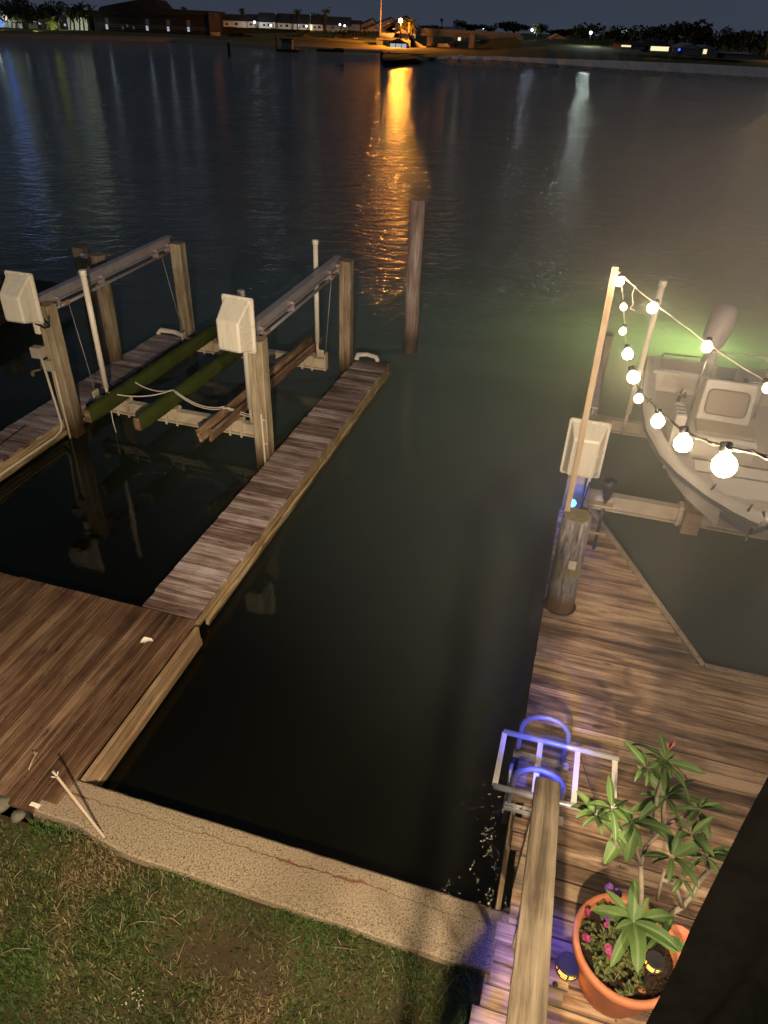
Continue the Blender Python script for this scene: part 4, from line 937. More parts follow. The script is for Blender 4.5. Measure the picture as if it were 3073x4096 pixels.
solo(m, 'cord_knot', 'rope', 'frayed white cord knotted on top of the leaning stake', 'cord')
m = MB(); c = at(585, 2572, DZ + .015); leaf(m, c - Vector((.06, 0, 0)), Vector((1, .3, .3)), .13, .04, .6, .5, .5); o = m.build('dry_leaf', 'pvc'); tag(o, 'curled pale dry leaf lying on the brown deck near its water corner', 'leaf')
m = MB(); pts = [at(115, 3080, DZ + .02), at(128, 3045, DZ + .03), at(142, 3020, DZ + .025), at(150, 3012, DZ + .03), at(140, 3005, DZ + .03)]; m.tube(pts, .006, 6)
for k in range(4): m.tube([pts[2], pts[2] + Vector((U(-.05, .05), U(-.02, .05), U(0, .03)))], .003, 5)
solo(m, 'twig', 'lath', 'small dry twig on the brown deck near the lawn', 'twig')
m = MB(); m.frame(at(140, 3222, DZ), UU, VV, ZZ, .085, .035, .02); solo(m, 'concrete_chip', 'pvc', 'whitish chip at the lawn end of the brown deck', 'chip')

# ---------------- dark curtain close to the camera
ct = MB(); edge = [(3290, 2650), (3180, 2900), (3073, 3100), (2965, 3300), (2865, 3500), (2775, 3680), (2700, 3860), (2640, 3980), (2575, 4105), (2470, 4300), (2300, 4700)]
P = []
for i, (x, y) in enumerate(edge):
    d = ray(x, y); hh = math.hypot(d[0], d[1]); r = .78; b = Vector(CAM + d * (r / hh)); row = []
    for j in range(90):
        f = j / 89; s_ = f * 1.1
        fold = .030 * math.sin(f * 30 + i * .16 + .8 * math.sin(f * 7)) + .014 * math.sin(f * 71 + i * .4) * (.4 + .6 * i / 10)
        row.append(b + Vector((.92, -.39, 0)) * s_ + Vector((-.39, -.92, 0)) * (fold * min(1, f * 12 + .15)) + Vector((0, 0, 0)))
    P.append(row)
ct.grid(P); solo(ct, 'hanging_cloth', 'curtain', 'black cloth with soft folds hanging close to the viewer at lower right', 'cloth')

# ---------------- unseen railing added below the viewer; its slats shape shadow bands
t = thing('shadow_railing', Vector((0, .18, 2.4)), 'unseen timber railing added below the viewer to cast shadow bands on the seawall', 'railing')
def slat(pxa, pxb, name):
    a = at(pxa, 3650, DZ); b = at(pxb, 3650, DZ); k0 = Vector((-.25, -1.0, 0)); f = 1.18
    xa = k0.x + (a.x - k0.x) * f / (a.y + 1.0); xb = k0.x + (b.x - k0.x) * f / (b.y + 1.0)
    m = MB(); m.frame(Vector(((xa + xb) / 2, .18, 3.3)), Vector((1, 0, 0)), Vector((0, 1, 0)), ZZ, xb - xa, .03, 2.0); m.build(name, 'rail', t)
slat(1655, 1722, 'baluster'); slat(1826, 2010, 'post')
m = MB(); m.frame(Vector((.4, .18, 2.27)), Vector((1, 0, 0)), Vector((0, 1, 0)), ZZ, 2.2, .06, .06); m.build('bottom_rail', 'rail', t)
# ================================================================== BOAT
random.seed(41)
U0 = 2.45
bt = thing('fishing_boat', uv(U0, 10.4, .5), 'white centre console fishing boat sitting on the right hand lift, bow towards the deck', 'boat')
def Bp(du, v, z): return uv(U0 + du, v, z)
ST = [(0, 1.16, 1.02), (.1, 1.20, 1.02), (.25, 1.24, 1.02), (.41, 1.26, 1.03), (.55, 1.22, 1.05), (.705, 1.06, 1.10), (.80, .86, 1.14), (.90, .56, 1.19), (.96, .30, 1.22), (.99, .12, 1.235), (1.0, .03, 1.24)]
def vS(s): return 13.1 - 5.42 * s
def loft(offs): pass
P = []
for (s_, b, z) in ST:
    v = vS(s_); k = 1 - s_ ** 2.5 * .25
    vb = v + (.0 if s_ < .7 else (s_ - .7) * 1.1)
    row = [Bp(-b, v, z), Bp(-b * 1.0, v, z - .06), Bp(-b * .93 * k, vb, z - .30), Bp(-b * .82 * k, vb, .62 + .22 * s_ ** 3), Bp(0, vb + .1 * s_, .48 + .30 * s_ ** 4), Bp(b * .82 * k, vb, .62 + .22 * s_ ** 3), Bp(b * .93 * k, vb, z - .30), Bp(b, v, z - .06), Bp(b, v, z)]
    P.append(row)
m = MB(); m.grid(P); m.poly(P[0]); m.build('hull', 'hullside', bt)
# gunwale cap with inner liner
def inner(b, s_): return max(.0, b - (.17 if s_ < .8 else .17 + (s_ - .8) * .25))
P = []
for (s_, b, z) in ST:
    v = vS(s_); bi = inner(b, s_); vi = v + (0 if s_ < .9 else (s_ - .9) * 2.0)
    P.append([Bp(-b - .015, v, z - .05), Bp(-b - .012, v, z + .012), Bp(-b + .03, v, z + .03), Bp(-bi - .02, vi, z + .03), Bp(-bi, vi, z + .01), Bp(-bi + .01, vi, z - .12)])
m = MB(); m.grid(P)
Q = []
for (s_, b, z) in ST:
    v = vS(s_); bi = inner(b, s_); vi = v + (0 if s_ < .9 else (s_ - .9) * 2.0)
    Q.append([Bp(b + .015, v, z - .05), Bp(b + .012, v, z + .012), Bp(b - .03, v, z + .03), Bp(bi + .02, vi, z + .03), Bp(bi, vi, z + .01), Bp(bi - .01, vi, z - .12)][::-1])
m.grid(Q); m.build('gunwale', 'hull', bt)
m = MB(); m.tube([Bp(-b - .02, vS(s_), z - .06) for (s_, b, z) in ST], .026, 8); m.tube([Bp(b + .02, vS(s_), z - .06) for (s_, b, z) in ST], .026, 8); m.build('rub_rail', 'rub', bt)
P = []
for (s_, b, z) in ST[:8]:
    bi = inner(b, s_); P.append([Bp(-bi, vS(s_), z - .1), Bp(-bi + .03, vS(s_), .74), Bp(-bi * .5, vS(s_), .735), Bp(0, vS(s_), .735), Bp(bi * .5, vS(s_), .735), Bp(bi - .03, vS(s_), .74), Bp(bi, vS(s_), z - .1)])
m = MB(); m.grid(P, smooth=False); m.build('cockpit_floor', 'deckgel', bt)
# raised bow deck with hatch
P = []
for (s_, b, z) in [(.66, 1.12, 1.08), (.705, 1.06, 1.10), (.80, .86, 1.14), (.90, .56, 1.19), (.96, .30, 1.22), (.985, .15, 1.23)]:
    bi = inner(b, s_) + .0; vi = vS(s_) + (0 if s_ < .9 else (s_ - .9) * 2.0); P.append([Bp(-bi, vi, .98), Bp(-bi * .4, vi, .985), Bp(bi * .4, vi, .985), Bp(bi, vi, .98)])
m = MB(); m.grid(P, smooth=False); b0 = P[0]; m.poly([b0[0], b0[3], b0[3] - ZZ * .24, b0[0] - ZZ * .24]); m.build('bow_deck', 'deckgel', bt)
m = MB(); m.frame(Bp(.10, 8.85, .992), UU, VV, ZZ, 1.0, .5, .02); m.frame(Bp(.05, 9.3, .992), UU, VV, ZZ, 1.3, .26, .02); m.each('hatch', 'hull', bt, bevel=.008)
m = MB(); m.bar(Bp(-.62, 9.48, .99), Bp(.9, 9.48, .99), .02, .02); m.bar(Bp(-.58, 9.12, .99), Bp(.9, 9.12, 1.0), .014, .014); m.each('deck_seam', 'rub', bt)
# cleats
for (du, v, z) in ((-.50, 8.32, 1.20), (-1.20, 11.0, 1.06), (-.15, 7.86, 1.26)):
    m = MB(); c = Bp(du, v, z); a = (VV * .8 + UU * .35).normalized(); m.tube([c - a * .08 + ZZ * .035, c + a * .08 + ZZ * .035], .011, 8)
    for s_ in (-.03, .03): m.tube([c + a * s_, c + a * s_ + ZZ * .035], .01, 8)
    m.build('cleat', 'darkmetal', bt)
m = MB(); c = Bp(-.12, 7.70, 1.02); m.tube([c, c - VV * .06 - ZZ * .05, c - ZZ * .11], .012, 8); m.build('bow_eye', 'stainless', bt)
m = MB(); m.tube([Bp(-1.1, 10.9, 1.07), Bp(-1.05, 10.3, 1.09), Bp(-1.08, 9.9, 1.06)], .012, 6); m.build('rod_holder', 'darkmetal', bt)
# rear deck with live well
m = MB(); m.frame(Bp(-.62, 12.65, .92), UU, VV, ZZ, .98, .72, .36); m.frame(Bp(.72, 12.65, .92), UU, VV, ZZ, .8, .72, .36); m.frame(Bp(.05, 12.45, .86), UU, VV, ZZ, .42, .3, .24); m.build('stern_deck', 'hull', bt, bevel=.02)
m = MB(); m.frame(Bp(-.60, 12.6, 1.108), UU, VV, ZZ, .8, .5, .018); m.frame(Bp(.72, 12.6, 1.108), UU, VV, ZZ, .6, .5, .018); m.frame(Bp(-.55, 12.283, .94), UU, VV, ZZ, .72, .012, .2); m.each('hatch', 'deckgel', bt, bevel=.006)
m = MB(); m.tube([Bp(-.95, 12.95, 1.11), Bp(-.95, 12.95, 1.18), Bp(-.3, 12.98, 1.18), Bp(-.3, 12.98, 1.11)], .016, 8); m.build('stern_rail', 'darkmetal', bt)
# console
cs = (-.18, 10.6)
def C(du, dv, z): return Bp(cs[0] + du, cs[1] + dv, z)
m = MB(); m.frame(C(0, -.45, .93), UU, VV, ZZ, .86, .52, .40); m.build('console_seat_box', 'hull', bt, bevel=.025)
m = MB(); m.frame(C(0, -.42, 1.16), UU, VV, ZZ, .80, .42, .07); m.build('seat_cushion', 'cushion', bt, bevel=.025)
m = MB(); q = [C(-.38, -.2, .74), C(.38, -.2, .74), C(.38, .42, .74), C(-.38, .42, .74), C(-.35, .02, 1.72), C(.35, .02, 1.72), C(.35, .38, 1.60), C(-.35, .38, 1.60)]
i0 = len(m.v); m.v += q
for f in ((0, 1, 5, 4), (1, 2, 6, 5), (2, 3, 7, 6), (3, 0, 4, 7), (4, 5, 6, 7)): m.face([i0 + k for k in f], [(0, 0)] * 4, .5)
m.build('console', 'hull', bt, bevel=.03)
def onfront(x, f): a = C(x, -.2, .74); b = C(x * .95, .02, 1.72); return a.lerp(b, f)
fn = (onfront(0, 1) - onfront(0, 0)).normalized(); fo = UU.cross(fn)
if fo.dot(VV) > 0: fo = -fo
m = MB(); pts = []
for (sx, sy, a0) in ((.22, .80, 0), (-.22, .80, 90), (-.22, .58, 180), (.22, .58, 270)):
    for k in range(5): an = math.radians(a0 + 22.5 * k); pts.append(onfront(sx, sy) + UU * (.07 * math.cos(an)) + fn * (.07 * math.sin(an)) + fo * .012)
P = [[p - fo * .01 for p in pts], pts, [p + fo * .006 + (sum(pts, Vector()) / len(pts) - p) * .06 for p in pts]]
m.grid(P, close=True); m.poly(P[-1]); m.build('padded_panel', 'cushion', bt)
m = MB(); m.tube(pts, .012, 8, closed=True); m.build('panel_trim', 'rub', bt)
m = MB(); m.grid([[C(-.34, .05, 1.72), C(.34, .05, 1.72)], [C(-.30, .17, 2.02), C(.30, .17, 2.02)]], smooth=False); m.build('windshield', 'glass', bt)
m = MB(); m.tube([C(-.44, .05, 1.2), C(-.44, .05, 1.7), C(-.42, .14, 1.98), C(-.36, .19, 2.08), C(.36, .19, 2.08), C(.42, .14, 1.98), C(.44, .05, 1.7), C(.44, .05, 1.2)], .016, 10); m.build('grab_rail', 'stainless', bt)
m = MB(); cc = C(.08, .55, 1.50); ax = (VV * .5 + ZZ * .85).normalized(); x = UU; y = ax.cross(x)
m.tube([cc + x * (.19 * math.cos(k * .2618)) + y * (.19 * math.sin(k * .2618)) for k in range(24)], .014, 8, closed=True)
for k in range(3): an = k * 2.094 + .5; m.tube([cc - ax * .04, cc + x * (.19 * math.cos(an)) + y * (.19 * math.sin(an))], .011, 6)
m.build('steering_wheel', 'darkmetal', bt)
m = MB(); m.frame(C(-.2, .43, 1.5), UU, VV, ZZ, .16, .06, .12); m.frame(C(.0, .40, 1.56), UU, VV, ZZ, .2, .05, .1); m.frame(C(.28, .5, 1.55), UU, VV, ZZ, .06, .14, .1); m.each('instrument', 'black', bt, bevel=.01)
# leaning post with rod rack left of the console
m = MB(); m.frame(C(-.60, -.1, 1.0), UU, VV, ZZ, .16, .5, .5); m.build('side_rack', 'hull', bt, bevel=.02)
m = MB()
for k in range(3): m.frame(C(-.6, -.27 + k * .12, 1.254), UU, VV, ZZ, .12, .03, .012)
m.each('rod_slot', 'black', bt, bevel=.004)
m = MB()
for k in range(3): m.tube([C(-.66 + k * .03, .2 + k * .1, .76), C(-.62 + k * .03, .35 + k * .1, 1.3)], .012, 6)
m.tube([C(-.66, .35, 1.30), C(-.55, .15, 1.34), C(-.52, .45, 1.28), C(-.6, .3, 1.25)], .018, 7); m.each('fishing_rod', 'darkmetal', bt)
# outboard motor, tilted
mo = Bp(-.14, 13.30, -.10)
m = MB(); K = 13; P = []
for i in range(K):
    f = i / (K - 1); an = math.pi * f; z = 1.28 + .78 * (1 - math.cos(an)) / 2; r = (math.sin(an) ** .55) * (.9 + .25 * f) if 0 < f < 1 else .02
    row = []
    for k in range(24):
        t_ = 2 * math.pi * k / 24; row.append(mo + UU * (.21 * r * math.copysign(abs(math.cos(t_)) ** .8, math.cos(t_)) + (z - 1.3) * .16) + VV * (.31 * r * math.copysign(abs(math.sin(t_)) ** .8, math.sin(t_)) + .10 + (z - 1.3) * .28) + ZZ * z)
    P.append(row)
m.grid(P, close=True); m.build('outboard_cowl', 'cowl', bt)
m = MB(); m.frame(mo + UU * .02 + VV * -.02 + ZZ * 1.05, UU, VV, ZZ, .2, .34, .6); m.frame(mo + VV * -.26 + ZZ * .98, UU, VV, ZZ, .3, .16, .34); m.build('motor_bracket', 'hull', bt, bevel=.03)
m = MB(); m.frame(mo + VV * .1 + ZZ * .45, UU, VV, ZZ, .1, .24, .8); m.frame(mo + VV * .2 + ZZ * .5, UU, VV, ZZ, .3, .4, .02); m.build('motor_leg', 'cowl', bt, bevel=.02)
# bunk board under the boat
for du in (-.6, .5):
    m = MB(); m.bar(Bp(du, 8.6, .58), Bp(du, 12.2, .58), .09, .12); solo(m, 'boat_bunk', 'bunkwood', 'timber bunk under the fishing boat, ' + ('left side' if du < 0 else 'right side'), 'bunk')
m = MB(); m.frame(Bp(-.52, 8.74, .42), UU, VV, ZZ, .22, .12, .34); solo(m, 'keel_pad', 'bunkwood', 'dark block on the near cross beam beneath the boat bow', 'block')

# ================================================================== STRING LIGHTS
random.seed(51)
def string(anchor_px, bulbs, label, wire_r=.0035):
    pts = [atD(x, y, D) for (x, y, D) in anchor_px]
    t = thing('string_light', pts[0], label, 'string lights', 'string lights hung from the tall pole')
    dense = []
    for k in range(len(pts) - 1):
        for f in range(6): dense.append(pts[k].lerp(pts[k + 1], f / 6))
    dense.append(pts[-1])
    m = MB(); m.tube(dense, wire_r, 6)
    tw = [p + Vector((.006 * math.cos(i * 1.3), .0, .006 * math.sin(i * 1.3))) for i, p in enumerate(dense)]
    m.tube(tw, wire_r * .8, 5); m.build('cord', 'rope', t)
    for (x, y, D, on, r, ax, ay) in bulbs:
        c = atD(x, y, D); a = atD(ax, ay, D)
        dr = (a - c).normalized()
        m = MB()
        x_ = dr.cross(Vector((0, 1, .2))).normalized(); y_ = dr.cross(x_).normalized()
        m.lathe(c, [(0, -r)] + [(r * math.sin(q), -r * math.cos(q)) for q in (.35, .7, 1.05, 1.4, 1.75, 2.1, 2.4)] + [(r * .42, r * .95), (r * .40, r * 1.15)], 16, ax=(x_, y_, dr))
        b = m.build('bulb', 'bulb_on' if on else 'bulb_dim', t)
        m = MB(); m.lathe(c, [(r * .45, r * 1.1), (r * .5, r * 1.2), (r * .5, r * 1.9), (r * .3, r * 2.0)], 12, ax=(x_, y_, dr)); m.build('socket', 'black', t)
    return t
string([(2472, 1082, 6.84), (2486, 1105, 6.8), (2496, 1240, 6.5), (2504, 1380, 6.0), (2520, 1455, 5.6), (2545, 1535, 5.1), (2580, 1585, 4.6), (2634, 1642, 3.72), (2737, 1724, 2.75), (2820, 1762, 2.3), (2903, 1786, 2.02), (3073, 1826, 1.6), (3300, 1870, 1.3)],
       [(2478, 1128, 6.75, 1, .036, 2484, 1100), (2495, 1228, 6.5, 0, .03, 2494, 1200), (2492, 1325, 6.2, 0, .03, 2500, 1300), (2512, 1417, 5.9, 1, .040, 2510, 1380), (2535, 1510, 5.4, 1, .042, 2526, 1470), (2555, 1595, 4.7, 0, .029, 2562, 1560), (2632, 1686, 3.65, 1, .030, 2634, 1650), (2733, 1774, 2.7, 1, .0305, 2736, 1730), (2898, 1862, 2.0, 1, .0305, 2904, 1800)],
       'near strand of round bulbs sagging from the pole past the boat bow')
string([(2472, 1082, 6.84), (2540, 1148, 6.7), (2630, 1222, 6.4), (2720, 1290, 6.2), (2830, 1372, 6.0), (2940, 1450, 5.8), (3060, 1522, 5.6), (3300, 1640, 5.3)],
       [(2610, 1232, 6.4, 1, .040, 2625, 1212), (2829, 1388, 6.0, 1, .038, 2836, 1365), (3071, 1554, 5.6, 0, .036, 3062, 1520)],
       'far strand of bulbs running from the pole over the boat motor')
m = MB(); a = atD(2540, 1150, 6.7); m.tube([a, a + Vector((-.01, 0, -.06)), a + Vector((.02, 0, -.14)), a + Vector((.0, 0, -.18)), a + Vector((.05, 0, -.2))], .004, 5); solo(m, 'dangling_wire', 'rope', 'loose curled bit of wire hanging from the far strand near the pole top', 'wire')

# ================================================================== FAR SHORE
random.seed(61)
def pxm(Y): return Y / FPX * 1.2
def horz(x): return 105 + (x - 1536) * .0405
# -- land left and centre
def interp(tab, x):
    for (a, b) in zip(tab, tab[1:]):
        if a[0] <= x <= b[0]: f = (x - a[0]) / (b[0] - a[0]); return a[1] + f * (b[1] - a[1])
    return tab[0][1] if x < tab[0][0] else tab[-1][1]
shore = [(-900, 128), (0, 152), (400, 160), (700, 166), (900, 180), (1100, 197), (1300, 206), (1560, 214), (1700, 216), (1800, 214), (4000, 260)]
flat_t = [(-900, 110), (0, 138), (300, 148), (700, 158), (900, 172), (1100, 181), (1300, 190), (1560, 205), (1700, 210), (1800, 206), (4000, 250)]
top_t = [(-900, 95), (0, 118), (300, 128), (600, 134), (850, 138), (1100, 127), (1300, 123), (1500, 124), (1700, 150), (1800, 160), (4000, 200)]
P = []; Pt = []
for x in range(-900, 4001, 50):
    a = at(x, interp(shore, x), 0.0); b = Vector((a.x * 1.004, a.y * 1.004, .7))
    c = at(x, interp(flat_t, x), 1.0)
    if c.y < b.y + 4: c = b * (1 + 6 / b.y); c.z = 1.0
    d = atY(x, interp(top_t, x), 330 if x < 1600 else 380); d.z = max(1.2, min(d.z, 4.6)); e = d * 1.0; e.y *= 1.25; e.x *= 1.25; g = Vector((d.x * 9, d.y * 9, d.z))
    P.append([Vector((a.x, a.y, -2)), a, b, c]); Pt.append([c, c.lerp(d, .35) + Vector((0, 0, .25 + .3 * mnoise.noise(Vector((x * .01, 0, 0))))), c.lerp(d, .7), d, e, g])
m = MB(); m.grid([r[::-1] for r in P]); struct(m, 'far_shore_sand', 'farsand')
m = MB(); m.grid([r[::-1] for r in Pt]); struct(m, 'far_bank_grass', 'farground')
# -- right hand spit
lo = [(1530, 246), (1600, 250), (1800, 259), (2000, 267), (2250, 283), (2500, 299), (2790, 316), (3073, 334), (4200, 400)]
mid = [(1530, 244), (1600, 243), (1800, 235), (2000, 240), (2250, 258), (2500, 276), (2790, 292), (3073, 310), (4200, 370)]
bea = [(1530, 243), (1600, 238), (1800, 222), (2000, 225), (2250, 235), (2500, 243), (2790, 255), (3073, 270), (4200, 330)]
tp = [(1530, 242), (1600, 230), (1700, 210), (1800, 203), (1950, 190), (2050, 172), (2150, 158), (2400, 162), (2600, 178), (2790, 200), (3073, 225), (4200, 270)]
P1_ = []; P2_ = []; P3_ = []
for x in list(range(1530, 4201, 15)):
    nz_ = lambda s_: mnoise.noise(Vector((x * .02, s_, 0)))
    a = at(x, interp(lo, x), 0); b = at(x, interp(mid, x), .55 + .3 * nz_(1)); c = at(x, interp(bea, x), .95 + .1 * nz_(2))
    w = min(1, (x - 1530) / 300)
    d = atY(x, interp(tp, x), c.y + 8 + 75 * w)
    if d.z < c.z: d.z = c.z + .3
    mids = [a.lerp(b, f) + Vector((0, 0, .28 * mnoise.noise(Vector((x * .11, f * 7, 3))))) for f in (.25, .5, .75)]
    P1_.append([Vector((a.x, a.y, -2)), a] + mids + [b]); P2_.append([b, b.lerp(c, .5) + Vector((0, 0, .12 * mnoise.noise(Vector((x * .08, 4, 3))))), c]); P3_.append([c, c.lerp(d, .3) + Vector((0, 0, .2)), c.lerp(d, .7), d, Vector((d.x * 1.3, d.y * 1.3, d.z - .2)), Vector((d.x * 1.32, d.y * 1.32, -1))])
for (PP, nm, mt) in ((P1_, 'rocky_bank', 'riprap'), (P2_, 'pale_beach', 'beach'), (P3_, 'spit_grass', 'slopegrass')):
    m = MB(); m.grid([r[::-1] for r in PP], smooth=False); struct(m, nm, mt)
m = MB(); m.lathe(at(1797, 238, .8), [(0, 0), (.5, .2), (.45, .6), (0, .8)], 8); solo(m, 'pale_boulder', 'pvc', 'whitest small boulder near the tip of the dark spit', 'boulder')
m = MB(); m.lathe(at(1845, 227, .9), [(0, 0), (.4, .1), (.3, .4), (0, .5)], 8); solo(m, 'pale_boulder', 'pvc', 'fainter second pale boulder higher on the dark spit', 'boulder')
def rubble():
    m = MB()
    for k in range(170):
        x = U(2000, 3300); f = U(.1, 1.3); y0 = interp(lo, x); y1 = interp(mid, x); p = at(x, y0 + (y1 - y0) * f, .35 * f); s_ = U(.3, 1.3)
        a = Vector((math.cos(k), math.sin(k), U(-.15, .15))).normalized(); b = ZZ.cross(a).normalized(); m.frame(p, a, b, a.cross(b), s_ * U(1, 2.2), s_, U(.12, .4))
    tag(m.build('rubble', 'riprap'), 'jumble of broken concrete slabs along the waterline of the right bank', 'rubble', kind='stuff')
rubble()
# -- generic helpers for buildings at depth
def bx(m, x0, x1, yb, yt, Y, dep=8.0, rnd=None):
    """box standing between image columns x0..x1 (photo pixels), at distance Y"""
    xm = (x0 + x1) / 2; a = atY(x0, yb, Y); b = atY(x1, yb, Y); z0 = atY(xm, yb, Y).z; z1 = atY(xm, yt, Y).z
    m.frame(Vector(((a.x + b.x) / 2, Y + dep / 2, (z0 + z1) / 2)), Vector((1, 0, 0)), Vector((0, 1, 0)), ZZ, abs(b.x - a.x), dep, z1 - z0, rnd); return z0, z1
def gable(m, x0, x1, ye, yr, Y, dep=9.0, over=.4, face='side', peak=.5):
    xm = (x0 + x1) / 2; a = atY(x0, ye, Y).x - over; b = atY(x1, ye, Y).x + over; ze = atY(xm, ye, Y).z - .05; zr = atY(xm, yr, Y + dep / 2 if face == 'side' else Y).z
    if face == 'side':     # ridge parallel to the picture
        m.poly([(a, Y - over, ze), (b, Y - over, ze), (b, Y + dep / 2, zr), (a, Y + dep / 2, zr)]); m.poly([(b, Y + dep + over, ze), (a, Y + dep + over, ze), (a, Y + dep / 2, zr), (b, Y + dep / 2, zr)])
        m.poly([(b, Y - over, ze), (b, Y + dep + over, ze), (b, Y + dep / 2, zr)]); m.poly([(a, Y + dep + over, ze), (a, Y - over, ze), (a, Y + dep / 2, zr)])
    else:                   # gable end towards the viewer
        xp = a + (b - a) * peak
        m.poly([(a, Y - over, ze), (xp, Y - over, zr), (xp, Y + dep, zr), (a, Y + dep, ze)]); m.poly([(xp, Y - over, zr), (b, Y - over, ze), (b, Y + dep, ze), (xp, Y + dep, zr)])
        m.poly([(a, Y - over * .5, ze - .02), (b, Y - over * .5, ze - .02), (xp, Y - over * .5, zr - .15)])
def win(x0, x1, yb, yt, Y, parent, mat='darkglass', name='window'):
    m = MB(); bx(m, x0, x1, yb, yt, Y - .12, .16); return m.build(name, mat, parent)
LAMPS = []
def lamp(x, y, Y, colr, energy, label, r=.22, yb=None, mat='lamp_white', parent=None, pole=True, name='wall_lamp'):
    c = atY(x, y, Y)
    if parent is None:
        t = thing('street_lamp' if pole else name, Vector((c.x, c.y, atY(x, yb, Y).z if yb else c.z)), label, 'lamp')
    else: t = parent
    m = MB(); m.lathe(c - ZZ * r, [(0, 0), (r * .8, r * .3), (r, r), (r * .8, r * 1.7), (0, r * 2)], 12); m.build('lamp_lens' if parent is None else 'porch_light', mat, t)
    if pole and yb:
        zb = atY(x, yb, Y).z; m = MB(); m.tube([Vector((c.x + .1, c.y + .5, zb)), Vector((c.x + .1, c.y + .5, c.z + .4)), Vector((c.x, c.y, c.z + r + .1))], .12, 6); m.build('lamp_pole', 'darkmetal', t)
    LAMPS.append((c + Vector((0, -r - .25, -.1)), colr, energy, r)); return t
WH = (.80, .88, 1.0); OR = (1.0, .34, .045); WM = (1, .8, .5)
# -- white townhouses on the hill
TH = [(868, 985, 108, 82, 56, 'leftmost small white townhouse wing behind the dark hedge'), (985, 1035, 110, 84, 56, 'narrow white townhouse bay left of the first bright porch lamp'), (1036, 1092, 112, 88, 50, 'white townhouse whose steep dark roof stands tallest in the row'), (1100, 1168, 115, 92, 53, 'white townhouse with a double window left of the bushy palm'), (1176, 1232, 118, 95, 56, 'white townhouse behind the bushy palm with one bright window'),
      (1240, 1292, 121, 97, 58, 'townhouse with a warm lit doorway right of the bushy palm'), (1300, 1395, 122, 100, 66, 'wide low townhouse behind the tall feathery palm'), (1396, 1440, 122, 96, 80, 'small grey flat topped townhouse between lamp and slanted roofs')]
for k, (x0, x1, yb, ye, yr, lab) in enumerate(TH):
    Y = 335 + (k % 2) * 3; t = thing('townhouse', atY((x0 + x1) / 2, yb, Y), lab, 'house', 'white townhouses on the far hill')
    m = MB(); bx(m, x0, x1, yb, ye - 1, Y, 10); m.build('wall', 'stucco' if k < 6 else 'stucco_dim', t)
    m = MB(); gable(m, x0 - 2, x1 + 2, ye, yr, Y, 10, .5); m.build('roof', 'roof', t)
    if k in (2, 3, 4): # bright parapet wall between units
        m = MB(); xx = x1 + 3; p = atY(xx, ye, Y); m.poly([(p.x, Y - .8, atY(xx, yb, Y).z), (p.x + .5, Y - .8, atY(xx, yb, Y).z), (p.x + .5, Y + 5, atY(xx, yr - 2, Y + 5).z), (p.x, Y + 5, atY(xx, yr - 2, Y + 5).z)]); m.poly([(p.x, Y - .8, atY(xx, yb, Y).z), (p.x, Y - .8, p.z), (p.x, Y + 5, atY(xx, yr - 2, Y + 5).z), (p.x, Y + 5, atY(xx, yb, Y).z)]); m.poly([(p.x, Y - .8, atY(xx, yb, Y).z), (p.x + .6, Y - .8, atY(xx, yb, Y).z), (p.x + .6, Y - .8, p.z), (p.x, Y - .8, p.z)]); m.build('party_wall', 'stucco', t)
    w = x1 - x0
    win(x0 + w * .3, x0 + w * .3 + 9, yb - 8, yb - 17, Y, t)
    if w > 50 and k != 7: win(x0 + w * .62, x0 + w * .62 + 11, yb - 8, yb - 18, Y, t)
    if k == 4: win(1188, 1198, 108, 96, Y - .1, t, 'glow_cool', 'lit_window')
    if k == 5: win(1241, 1250, 120, 97, Y - .1, t, 'glow_warm', 'lit_doorway')
# slanted roof houses (orange lit)
for (x0, x1, xp, yb, ye, yr, lab) in ((1420, 1500, 1490, 122, 110, 76, 'house with a long slanting roof left of the mast'), (1470, 1580, 1565, 122, 118, 72, 'house with a long slanting dark roof right of the mast'), (1540, 1650, 1625, 125, 122, 66, 'orange lit house end behind the sodium lamp')):
    Y = 345 + (x0 % 7); t = thing('slant_roof_house', atY((x0 + x1) / 2, yb, Y), lab, 'house')
    a = atY(x0, yb, Y); b = atY(x1, yb, Y); p = atY(xp, yr, Y); m = MB(); zb = a.z - .5
    m.poly([(a.x, Y, zb), (b.x, Y, zb), (b.x, Y, (p.z + zb) / 2 + 1), (p.x, Y, p.z), (a.x, Y, a.z + .6)]); m.frame(Vector(((a.x + b.x) / 2, Y + 4.2, zb + .6)), Vector((1, 0, 0)), Vector((0, 1, 0)), ZZ, b.x - a.x, 8, 2.2); m.build('wall', 'stucco_warm', t)
    m = MB(); m.bar(Vector((a.x - 1, Y + 3, a.z + .9)), Vector((p.x, Y + 3, p.z + .3)), 9, .35); m.bar(Vector((p.x, Y + 3, p.z + .3)), Vector((b.x + .5, Y + 3, (p.z + zb) / 2 + 1.2)), 9, .3); m.build('roof', 'roof', t)
    win(x0 + 30, x0 + 42, yb - 6, yb - 14, Y, t)
# hedge and fence below the white houses
m = MB(); 
for k in range(9): bx(m, 862 + k * 42, 862 + (k + 1) * 42 - 1, 131 + k * .6, 106 + k * 1.7 + U(-1, 1), 322, 1.5)
solo(m, 'hedge', 'fence', 'long dark hedge in front of the white townhouses', 'hedge')
t = thing('picket_fence', atY(1390, 124, 316), 'row of pale fence posts along the top of the orange lit grass bank', 'fence')
for k in range(16):
    x = 1255 + k * 19; m = MB(); bx(m, x, x + 3.4, 125 + (x - 1255) * .01, 116 + (x - 1255) * .012, 314, .4); m.build('post', 'picket', t)
m = MB(); bx(m, 1250, 1560, 120, 118.5, 315, .1); m.build('rail', 'picket', t)
